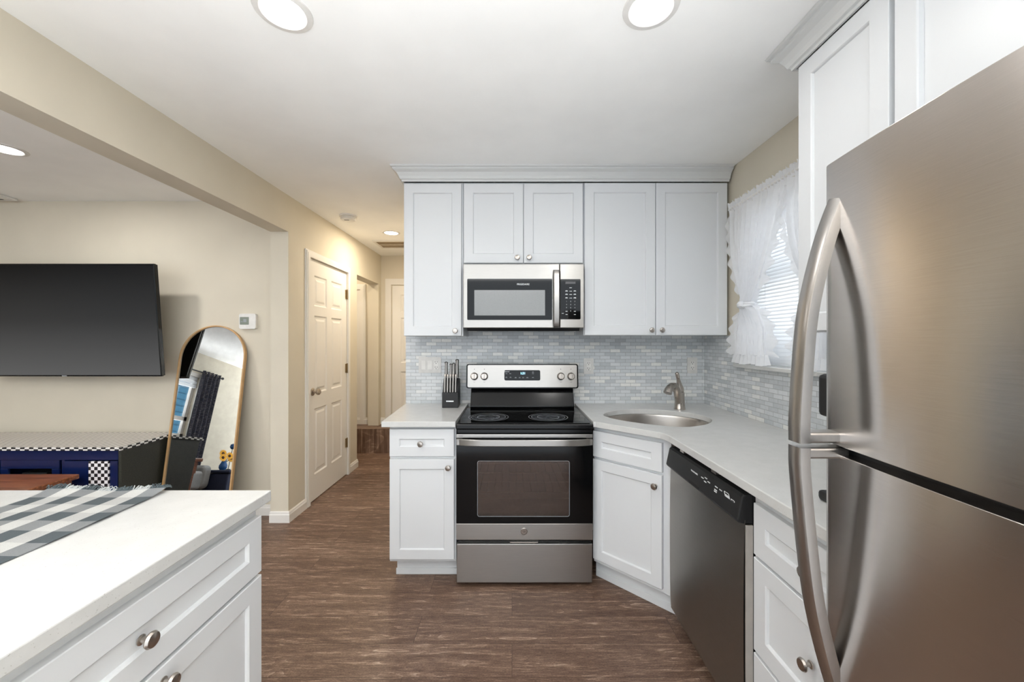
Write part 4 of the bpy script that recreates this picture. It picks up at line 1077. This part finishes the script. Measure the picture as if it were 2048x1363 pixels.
# ------------------------------------------------------------------ kitchen window, blind, curtains
b_ = BM()
for a in ((WY0, WY0 + 0.045, WZ0, WZ1), (WY1 - 0.045, WY1, WZ0, WZ1), (WY0, WY1, WZ0, WZ0 + 0.05), (WY0, WY1, WZ1 - 0.045, WZ1), (WY0, WY1, 1.66, 1.70)):
    box(b_, XR + 0.070, XR + 0.115, *a)
w1 = struct('window_1', b_, M['trimwhite'])
b_ = BM(); box(b_, XR + 0.090, XR + 0.094, WY0 + 0.03, WY1 - 0.03, WZ0 + 0.03, WZ1 - 0.03); obj('window_pane', b_, M['glassclear'], w1, kind='structure')
b_ = BM(); box(b_, XR - 0.052, XR + 0.07, WY0 - 0.06, WY1 + 0.05, WZ0 - 0.014, WZ0 + 0.008); obj('window_sill', b_, M['quartz'], w1, bev=0.004, kind='structure')
t = thing('window_blind', 'white horizontal slat blind hanging in the kitchen window', 'window blind', (XR + 0.03, (WY0 + WY1) / 2, WZ1))
b_ = BM(); box(b_, XR + 0.012, XR + 0.05, WY0 + 0.008, WY1 - 0.008, WZ1 - 0.035, WZ1 - 0.002); obj('headrail', b_, M['blind'], t, bev=0.003)
b_ = BM(); nsl = 42
for i in range(nsl):
    z = WZ0 + 0.035 + i * (WZ1 - WZ0 - 0.085) / (nsl - 1)
    box(b_, -0.0115, 0.0115, WY0 + 0.010, WY1 - 0.010, -0.0006, 0.0006, Matrix.Translation((XR + 0.031, 0, z)) @ Matrix.Rotation(R(-68), 4, 'Y'))
obj('slat', b_, M['blind'], t)
b_ = BM(); box(b_, XR + 0.020, XR + 0.042, WY0 + 0.010, WY1 - 0.010, WZ0 + 0.012, WZ0 + 0.026); obj('bottom_rail', b_, M['blind'], t, bev=0.003)
for yy in (WY0 + 0.15, WY1 - 0.15):
    b_ = BM(); tube(b_, [(XR + 0.018, yy, WZ1 - 0.03), (XR + 0.018, yy, WZ0 + 0.02)], 0.0009, 6); obj('lift_cord', b_, M['blind'], t)
b_ = BM(); tube(b_, [(1.352, 1.42, 2.195), (1.352, 2.43, 2.195)], 0.008, 10)
tube(b_, [(1.352, 2.43, 2.195), (XR, 2.43, 2.195)], 0.007, 8); tube(b_, [(1.352, 1.42, 2.195), (XR, 1.42, 2.195)], 0.007, 8)
tag(obj('curtain_rod', b_, M['whiteplastic'], smooth=True), 'white curtain rod threaded through the ruffled kitchen curtain heads', 'curtain rod')
def curtain(label, ya, yb, yk, zk, yc, yd, seed, inner):
    """ya..yb: top span (ya toward the cabinets), yk/zk: knot, yc..yd: bottom span"""
    rnd = random.Random(seed)
    t = thing('ruffled_curtain', label, 'curtain', (1.35, yk, 2.2))
    zt, zb = 2.175, 1.300
    def edges(v):
        z = zt + (zb - zt) * v
        vk = (zt - zk) / (zt - zb)
        if v < vk:
            q = v / vk; s = q ** 1.7 * (0.75 + 0.25 * q)
            e0 = ya + (yk + 0.028 - ya) * (q ** 2.6); e1 = yb + (yk - 0.028 - yb) * (q ** 1.25)
        else:
            q = (v - vk) / (1 - vk); s = min(1, q * 1.9) ** 0.6
            e0 = yk + 0.028 + (yc - yk - 0.028) * s; e1 = yk - 0.028 + (yd - yk + 0.028) * s
        return e0, e1, z
    def srf(u, v):
        e0, e1, z = edges(v); wd_ = abs(e1 - e0)
        ph = 2 * PI * 8 * u + 1.3 * math.sin(5 * v + seed)
        amp = 0.013 + 0.012 * (1 - min(1, wd_ / 0.45))
        x = 1.352 + amp * math.sin(ph) + 0.006 * math.sin(2.3 * ph + 4 * v) - 0.03 * math.exp(-((z - zk) / 0.07) ** 2) * math.sin(PI * u)
        return Vector((x, e0 + (e1 - e0) * u, z + 0.004 * math.sin(ph * 0.7)))
    bm = BM(); grid(bm, srf, 96, 70); obj('panel', bm, M['sheer'], t, smooth=True)
    # header ruffle
    def head(u, v):
        y = ya + 0.01 + (yb - ya - 0.02) * u
        f = math.sin(2 * PI * 19 * u + seed); g = math.sin(2 * PI * 31 * u + 1)
        return Vector((1.352 + (0.004 + 0.012 * v) * f, y, 2.172 + (0.055 + 0.008 * g) * v))
    bm = BM(); grid(bm, head, 150, 5); obj('header_ruffle', bm, M['sheer'], t, smooth=True)
    # frilled edges
    def frill(side, v0, v1, wmax, waves):
        def fn(u, v):
            vv = v0 + (v1 - v0) * u
            e0, e1, z = edges(vv); e = e0 if side > 0 else e1
            q = waves * u + 0.13 * seed + 0.12 * math.sin(5 * u)
            w = wmax * (0.58 + 0.42 * math.sin(PI * q) ** 2 + 0.08 * math.sin(7.3 * q)) * v
            f = math.sin(2 * PI * q)
            return Vector((1.350 - 0.006 * v + (0.002 + 0.006 * v) * f, e + side * w, z - 0.015 * v))
        bm = BM(); grid(bm, fn, 120, 6); obj('edge_ruffle', bm, M['sheer'], t, smooth=True)
    vk = (zt - zk) / (zt - zb)
    frill(-1, 0.02, vk * 0.86, 0.085, 6); frill(-1, vk * 1.04, 0.99, 0.11, 3.5)
    frill(1, 0.02, vk * 0.86, 0.03, 6); frill(1, vk * 1.04, 0.99, 0.085, 4)
    def hem(u, v):
        e0, e1, z = edges(1.0); y = e0 + 0.02 + (e1 - e0 - 0.04) * u
        f = math.sin(2 * PI * 9 * u + seed)
        return Vector((1.350 + (0.005 + 0.009 * v) * f - 0.006, y + (u - 0.5) * -0.03 * v, 1.303 - 0.055 * v + 0.004 * math.sin(14 * u)))
    bm = BM(); grid(bm, hem, 90, 5); obj('hem_ruffle', bm, M['sheer'], t, smooth=True)
    # knot
    bm = BM()
    P = []
    for i in range(40):
        a = 2 * PI * i / 39 * 2.2
        P.append((1.335 + 0.026 * math.cos(a), yk + 0.040 * math.sin(a), zk + 0.012 * math.sin(a * 0.5) + 0.02 * (i / 39 - 0.5)))
    tube(bm, P, [0.011 + 0.003 * math.sin(i) for i in range(40)], 8)
    lathe(bm, [(0.001, -0.022), (0.018, -0.016), (0.024, 0), (0.018, 0.016), (0.001, 0.022)], (1.305, yk + 0.005, zk), (0.3, 0.3, 1), 12)
    obj('tie_knot', bm, M['sheerknot'], t, smooth=True)
M['sheerknot'] = plain('white_cloth_knot', hx(226, 228, 232), 0.8)
curtain('white ruffled curtain panel knotted in the middle, beside the wall cabinets', 2.425, 1.955, 2.215, 1.585, 2.355, 2.075, 1, False)
curtain('white ruffled curtain panel mostly behind the refrigerator-side wall cabinet', 1.945, 1.485, 1.70, 1.585, 1.83, 1.57, 5, True)

# ------------------------------------------------------------------ island runner
t = thing('table_runner', 'grey and white gingham cotton runner with fringed end on the island', 'table runner', (-1.21, 0.5, CT))
ra, rb = -1.385, -1.030
def run(u, v):
    y = -0.35 + 1.515 * v
    x = ra + (rb - ra) * u + 0.004 * math.sin(6 * v) + 0.003 * math.sin(23 * v + u)
    z = CT + 0.0025 + 0.0016 * (1 + math.sin(9 * u + 11 * v)) + 0.0012 * (1 + math.sin(31 * v))
    if v > 0.965: z += 0.006 * ((v - 0.965) / 0.035) ** 1.5 * (0.8 + 0.7 * math.sin(7 * u + 1.2))
    return Vector((x, y, z))
b_ = BM(); grid(b_, run, 56, 150)
uvl = b_.loops.layers.uv.verify()
for f in b_.faces:
    for lp in f.loops:
        lp[uvl].uv = (lp[uvl].uv[0] * 3.5, lp[uvl].uv[1] * 1.515 / 0.1015)
thicken(b_, 0.0014)
obj('cloth', b_, M['gingham'], t, smooth=True)
rnd = random.Random(3)
bl, bd = BM(), BM()
for i in range(150):
    u = (i + rnd.random()) / 150; x = ra + (rb - ra) * u
    p = run(u, 1.0); dark = (u * 3.5) % 1 < 0.5
    ln = rnd.uniform(0.018, 0.034); sx_ = rnd.uniform(-0.015, 0.015); up = rnd.uniform(-0.002, 0.009)
    tube(bd if dark else bl, [p, p + Vector((sx_ * 0.3, ln * 0.3, up * 0.8)), p + Vector((sx_ * 0.8, ln * 0.55, up)), p + Vector((sx_ * 1.3, ln * 0.62, up * 0.4 - 0.004))], 0.0013, 5)
obj('fringe', bl, M['fringe'], t, kind='stuff'); obj('fringe', bd, M['fringedark'], t, kind='stuff')

# ------------------------------------------------------------------ television
t = thing('television', 'large black flat television on a wall arm, tilted toward the floor', 'television', (-3.325, 2.87, 1.53))
tm = Matrix.Translation((-3.335, 2.88, 1.53)) @ Matrix.Rotation(R(4.5), 4, 'X')
b_ = BM(); box(b_, -0.722, 0.722, 0.0, 0.030, -0.412, 0.412, tm); obj('housing', b_, M['black'], t, bev=0.004)
b_ = BM()
for a in ((-0.725, 0.725, -0.415, -0.405), (-0.725, 0.725, 0.405, 0.415), (-0.725, -0.716, -0.405, 0.405), (0.716, 0.725, -0.405, 0.405)): box(b_, a[0], a[1], -0.006, 0.012, a[2], a[3], tm)
obj('bezel', b_, M['black'], t, bev=0.002)
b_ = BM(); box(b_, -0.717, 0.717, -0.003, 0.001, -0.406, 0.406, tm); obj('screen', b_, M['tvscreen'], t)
b_ = BM(); box(b_, -0.018, 0.018, -0.0072, -0.005, -0.4135, -0.4075, tm); obj('logo_bar', b_, M['markgrey'], t)
b_ = BM(); box(b_, -0.2, 0.2, 0.03, 0.06, -0.15, 0.15, tm); box(b_, -0.04, 0.04, 0.05, 0.16, -0.04, 0.04, tm); box(b_, -3.44, -3.20, 3.08, YTV - 0.004, 1.42, 1.64); box(b_, -3.36, -3.28, 3.02, 3.09, 1.49, 1.57); obj('wall_arm', b_, M['blackmatte'], t)

# thermostat
M['lcd'] = plain('lcd_grey', hx(126, 134, 122), 0.3)
tx, tz = (499 - 1024) * YTV / 780, 1.38 + 39 * YTV / 780
t = thing('thermostat', 'white wall thermostat with small grey screen above the leaning mirror', 'thermostat', (tx, YTV, tz))
X = Matrix(((1, 0, 0, 0), (0, 0, 1, 0), (0, 1, 0, 0), (0, 0, 0, 1)))
b_ = BM(); prism(b_, rrect(tx - 0.066, tx + 0.066, tz - 0.060, tz + 0.060, 0.014), YTV - 0.026, YTV, mtx=X); obj('housing', b_, M['whiteplastic'], t, bev=0.004)
b_ = BM(); prism(b_, rrect(tx - 0.058, tx + 0.012, tz - 0.026, tz + 0.034, 0.003), YTV - 0.0275, YTV - 0.024, mtx=X); obj('screen', b_, M['lcd'], t)
b_ = BM(); box(b_, tx - 0.030, tx - 0.006, YTV - 0.0282, YTV - 0.0274, tz - 0.006, tz + 0.018); box(b_, tx - 0.05, tx - 0.036, YTV - 0.0282, YTV - 0.0274, tz - 0.006, tz + 0.000); obj('reading', b_, M['markgrey'], t)

# ------------------------------------------------------------------ leaning arched mirror
t = thing('leaning_mirror', 'tall arched floor mirror with thin wooden frame leaning by the television stand', 'mirror', (-2.355, 2.87, 0))
lean = R(9)
mm_ = Matrix.Translation((-2.345, 2.862, 0.006)) @ Matrix.Rotation(-lean, 4, 'X')
W2, HH = 0.258, 1.515
def arch(w, h, b0, n=24):
    pts = [(-w, b0), (w, b0)]
    for i in range(n + 1):
        a = PI * i / n; pts.append((w * math.cos(a), h - w + w * math.sin(a)))
    return pts
b_ = BM(); prism(b_, arch(W2, HH, 0), -0.012, 0.014, [list(reversed(arch(W2 - 0.011, HH - 0.011, 0.011)))], mtx=mm_ @ Matrix.Rotation(R(90), 4, 'X')); obj('frame', b_, M['gold'], t, bev=0.002)
b_ = BM(); prism(b_, arch(W2 - 0.0105, HH - 0.0105, 0.0105), 0.000, 0.004, mtx=mm_ @ Matrix.Rotation(R(90), 4, 'X')); obj('mirror_glass', b_, M['mirror'], t)
b_ = BM(); prism(b_, arch(W2 - 0.008, HH - 0.008, 0.008), -0.011, -0.002, mtx=mm_ @ Matrix.Rotation(R(90), 4, 'X')); obj('backing', b_, M['blackmatte'], t)

# ------------------------------------------------------------------ television stand
SX0, SX1, SY0, SY1, SZ = -4.25, -2.625, 2.62, 3.04, 0.655
t = thing('television_stand', 'dark media stand, blue reflection in its colour, with checkered trim under the television', 'media stand', (-3.4, 2.83, 0))
b_ = BM()
box(b_, SX0, SX1 - 0.021, SY1 - 0.015, SY1, 0.03, SZ); box(b_, SX0, SX1 - 0.021, SY0, SY1, 0.03, 0.09)
for xx in (SX0, -3.92, -3.47, -3.03): box(b_, xx, xx + 0.02, SY0 + 0.004, SY1, 0.09, SZ - 0.02)
box(b_, SX0, SX1 - 0.021, SY0, SY1, SZ - 0.075, SZ); box(b_, SX0 + 0.02, -3.03, SY0 + 0.004, SY1, 0.30, 0.318)
obj('carcass', b_, M['navy'], t, bev=0.002)
b_ = BM(); box(b_, SX1 - 0.02, SX1, SY0, SY1, 0.03, SZ); obj('end_panel', b_, M['darkolive'], t, bev=0.002)
b_ = BM(); box(b_, SX0 - 0.012, SX1 + 0.012, SY0 - 0.016, SY1, SZ, SZ + 0.014); obj('top_board', b_, M['ribcloth'], t)
b_ = BM(); box(b_, SX0 - 0.014, SX1 + 0.014, SY0 - 0.019, SY0 - 0.014, SZ - 0.006, SZ + 0.015); box(b_, SX1 + 0.010, SX1 + 0.015, SY0 - 0.019, SY1, SZ - 0.006, SZ + 0.015); obj('checkered_edge', b_, M['checkfine'], t)
b_ = BM(); box(b_, -3.006, SX1 - 0.022, SY0 - 0.004, SY0 + 0.014, 0.092, SZ - 0.08); dr = obj('door', b_, M['navy'], t, bev=0.002)
b_ = BM(); box(b_, -2.832, -2.697, SY0 - 0.012, SY0 - 0.004, 0.30, 0.575); obj('checkered_panel', b_, M['check'], dr)
for xx in ((-3.90, -3.49), (-3.445, -3.05)):
    b_ = BM()
    box(b_, xx[0], xx[1], SY0 + 0.006, SY0 + 0.02, 0.52, SZ - 0.076); box(b_, xx[0], xx[0] + 0.05, SY0 + 0.006, SY0 + 0.02, 0.33, 0.52); box(b_, xx[1] - 0.05, xx[1], SY0 + 0.006, SY0 + 0.02, 0.33, 0.52)
    obj('cubby_frame', b_, M['navy'], t, bev=0.002)
for x0, x1, lb in ((-3.83, -3.58, 'black media player box in the cubby farther from the mirror'), (-3.37, -3.20, 'small black electronics box in the cubby nearer the mirror')):
    e = thing('media_player', lb, 'media player', ((x0 + x1) / 2, 2.8, 0.318))
    b_ = BM(); box(b_, x0, x1, 2.68, 2.92, 0.320, 0.475); obj('case', b_, M['blackmatte'], e, bev=0.004)
    b_ = BM(); box(b_, x0 + 0.03, x1 - 0.03, 2.679, 2.681, 0.455, 0.465); obj('light_bar', b_, M['cyan'], e)

# bench
t = thing('wooden_bench', 'narrow red-brown wooden bench in front of the media stand', 'bench', (-3.4, 2.41, 0))
TX0, TX1, TY0, TY1, TZ = -4.1, -2.825, 2.27, 2.55, 0.512
b_ = BM(); box(b_, TX0, TX1, TY0, TY1, TZ - 0.03, TZ); obj('seat_board', b_, M['redwood'], t, bev=0.006)
b_ = BM(); box(b_, TX0 + 0.03, TX1 - 0.02, TY0 + 0.03, TY1 - 0.03, TZ - 0.13, TZ - 0.03); obj('apron', b_, M['redwood'], t)
for xx in (TX0 + 0.03, TX1 - 0.09):
    for yy in (TY0 + 0.03, TY1 - 0.09):
        b_ = BM(); box(b_, xx, xx + 0.06, yy, yy + 0.06, 0, TZ - 0.03); obj('leg', b_, M['redwood'], t, bev=0.004)

# ------------------------------------------------------------------ living room seen in the mirror
b_ = BM()
for a in ((V0, V0 + 0.06, VZ0, VZ1), (V1 - 0.06, V1, VZ0, VZ1), (V0, V1, VZ0, VZ0 + 0.06), (V0, V1, VZ1 - 0.06, VZ1), (V0, V1, 1.24, 1.31)):
    box(b_, XW - 0.10, XW - 0.05, *a)
w2 = struct('window_2', b_, M['trimwhite'])
b_ = BM(); box(b_, XW - 0.082, XW - 0.078, V0 + 0.04, V1 - 0.04, VZ0 + 0.04, VZ1 - 0.04); obj('window_pane', b_, M['glassclear'], w2, kind='structure')
b_ = BM()
for a in ((V0 - 0.07, V0, VZ0 - 0.07, VZ1 + 0.07), (V1, V1 + 0.07, VZ0 - 0.07, VZ1 + 0.07), (V0, V1, VZ1, VZ1 + 0.07), (V0 - 0.09, V1 + 0.09, VZ0 - 0.03, VZ0)):
    box(b_, XW, XW + 0.018, *a)
struct('trim_4', b_, M['trimwhite'])
b_ = BM(); box(b_, -9.2, -9.1, -9.0, 4.0, 0, 5.2)
for i in range(30): box(b_, -9.1, -9.085 , -9.0, 4.0, 0.16 + i * 0.17, 0.165 + i * 0.17)
struct('exterior_siding', b_, M['siding'])
t = thing('roman_shade', 'pale folded shade at the top of the living room window, seen in the mirror', 'window shade', (XW, -0.4, VZ1))
b_ = BM()
for i in range(3): box(b_, XW - 0.04, XW - 0.01 + 0.004 * i, V0 + 0.02, V1 - 0.02, VZ1 - 0.06 - 0.07 * i, VZ1 - 0.002 - 0.07 * i)
obj('fold', b_, M['blind'], t, bev=0.006)
b_ = BM(); tube(b_, [(XW + 0.09, -1.66, 2.13), (XW + 0.09, 0.75, 2.13)], 0.012, 10)
for yy in (-1.58, 0.70): tube(b_, [(XW, yy, 2.13), (XW + 0.09, yy, 2.13)], 0.008, 8)
lathe(b_, [(0.001, -0.026), (0.02, -0.018), (0.026, 0), (0.02, 0.018), (0.001, 0.026)], (XW + 0.09, -1.68, 2.13), (0, 1, 0), 14)
tag(obj('curtain_rod', b_, M['blackmatte'], smooth=True), 'black curtain rod over the living room window, seen in the mirror', 'curtain rod')
def dark_curtain(y0, y1, label):
    t = thing('dark_curtain', label, 'curtain', (XW + 0.09, (y0 + y1) / 2, 0))
    def fn(u, v):
        return Vector((XW + 0.09 + 0.042 * math.sin(2 * PI * 4.5 * u), y0 + (y1 - y0) * u, 2.17 - 2.13 * v))
    bm = BM(); grid(bm, fn, 72, 20); obj('panel', bm, M['darkcurtain'], t, smooth=True)
    for i in range(4):
        yy = y0 + (y1 - y0) * (i + 0.75) / 4.5
        bm = BM(); tube(bm, [(XW + 0.090 + 0.026 * math.cos(a_), yy + 0.012 * math.cos(a_) * 0, 2.13 + 0.026 * math.sin(a_)) for a_ in [2 * PI * q / 16 for q in range(16)]], 0.0055, 6, True); obj('grommet', bm, M['nickel'], t)
dark_curtain(-1.60, -1.15, 'dark patterned grommet curtain, seen in the mirror')
t = thing('leather_sofa', 'grey leather sofa under the living room window, seen low in the mirror', 'sofa', (-5.3, -0.1, 0))
b_ = BM(); box(b_, -5.62, -4.95, -0.62, 0.75, 0.10, 0.38); obj('seat', b_, M['leather'], t, bev=0.05, seg=4)
b_ = BM(); box(b_, -5.78, -5.54, -0.62, 0.75, 0.10, 0.74); obj('backrest', b_, M['leather'], t, bev=0.07, seg=4)
for yy in (-0.84, 0.74):
    b_ = BM(); box(b_, -5.76, -4.97, yy, yy + 0.22, 0.10, 0.47); obj('armrest', b_, M['leather'], t, bev=0.08, seg=4)
for xx in (-5.6, -5.05):
    for yy in (-0.75, 0.85):
        b_ = BM(); lathe(b_, [(0.022, 0), (0.026, 0.105)], (xx, yy, 0), (0, 0, 1), 10); obj('leg', b_, M['blackmatte'], t)
t = thing('ottoman', 'dark navy upholstered ottoman carrying sunflowers, seen low in the mirror', 'ottoman', (-4.9, -1.2, 0))
b_ = BM(); box(b_, -5.28, -4.72, -1.62, -0.86, 0.05, 0.34); obj('body', b_, M['darkfabric'], t, bev=0.02, seg=3)
b_ = BM(); box(b_, -5.30, -4.70, -1.64, -0.84, 0.345, 0.395); obj('lid_cushion', b_, M['darkfabric'], t, bev=0.02, seg=3)
for xx in (-5.22, -4.78):
    for yy in (-1.56, -0.92):
        b_ = BM(); lathe(b_, [(0.018, 0), (0.022, 0.05)], (xx, yy, 0), (0, 0, 1), 10); obj('foot', b_, M['blackmatte'], t)
vx, vy, vz = -4.98, -1.06, 0.396
t = thing('flower_vase', 'blue glazed vase of yellow sunflowers on the ottoman, seen in the mirror', 'vase of flowers', (vx, vy, vz))
b_ = BM(); lathe(b_, [(0.04, 0), (0.06, 0.03), (0.062, 0.07), (0.04, 0.12), (0.034, 0.14), (0.042, 0.15)], (vx, vy, vz), (0, 0, 1), 24, True, False); obj('vase', b_, M['blueglaze'], t, smooth=True)
rnd = random.Random(11)
for i, (ox, oy, oz) in enumerate(((0.03, 0.09, 0.20), (0.06, -0.02, 0.23), (0.04, -0.10, 0.19), (-0.02, 0.04, 0.27))):
    b_ = BM(); tube(b_, [(vx, vy, vz + 0.10), (vx + ox * 0.6, vy + oy * 0.6, vz + oz * 0.8), (vx + ox, vy + oy, vz + oz)], 0.005, 6); st_ = obj('stem', b_, M['green'], t)
    c = Vector((vx + ox, vy + oy, vz + oz)); ax = Vector((0.9, 0.35, 0.25)).normalized(); a_, u_, w_ = frame_of(ax)
    b_ = BM()
    for k_ in range(16):
        th = 2 * PI * k_ / 16; d = u_ * math.cos(th) + w_ * math.sin(th); s_ = a_.cross(d)
        q = [c + d * 0.02 - s_ * 0.008, c + d * 0.045 - s_ * 0.013 + a_ * 0.006, c + d * 0.072 + a_ * 0.002, c + d * 0.045 + s_ * 0.013 + a_ * 0.006, c + d * 0.02 + s_ * 0.008]
        b_.faces.new([b_.verts.new(p) for p in q])
    obj('petals', b_, M['yellow'], st_)
    b_ = BM(); lathe(b_, [(0.001, 0.012), (0.018, 0.010), (0.026, 0.0), (0.02, -0.006)], c, ax, 16, False, False); obj('flower_heart', b_, M['brown'], st_, smooth=True)
t = thing('garden_ornament', 'blue ornament on a thin stick beside the sunflowers, seen in the mirror', 'ornament', (-4.98, -1.20, 0.396))
b_ = BM(); lathe(b_, [(0.035, 0), (0.035, 0.012), (0.005, 0.016), (0.005, 0.36)], (-4.98, -1.20, 0.396), (0, 0, 1), 14); obj('stick', b_, M['blackmatte'], t, smooth=True)
b_ = BM(); lathe(b_, [(0.001, -0.05), (0.03, -0.04), (0.045, 0.0), (0.03, 0.04), (0.001, 0.05)], (-4.98, -1.20, 0.79), (0, 0.3, 1), 18); obj('ball', b_, M['blueglaze'], t, smooth=True)
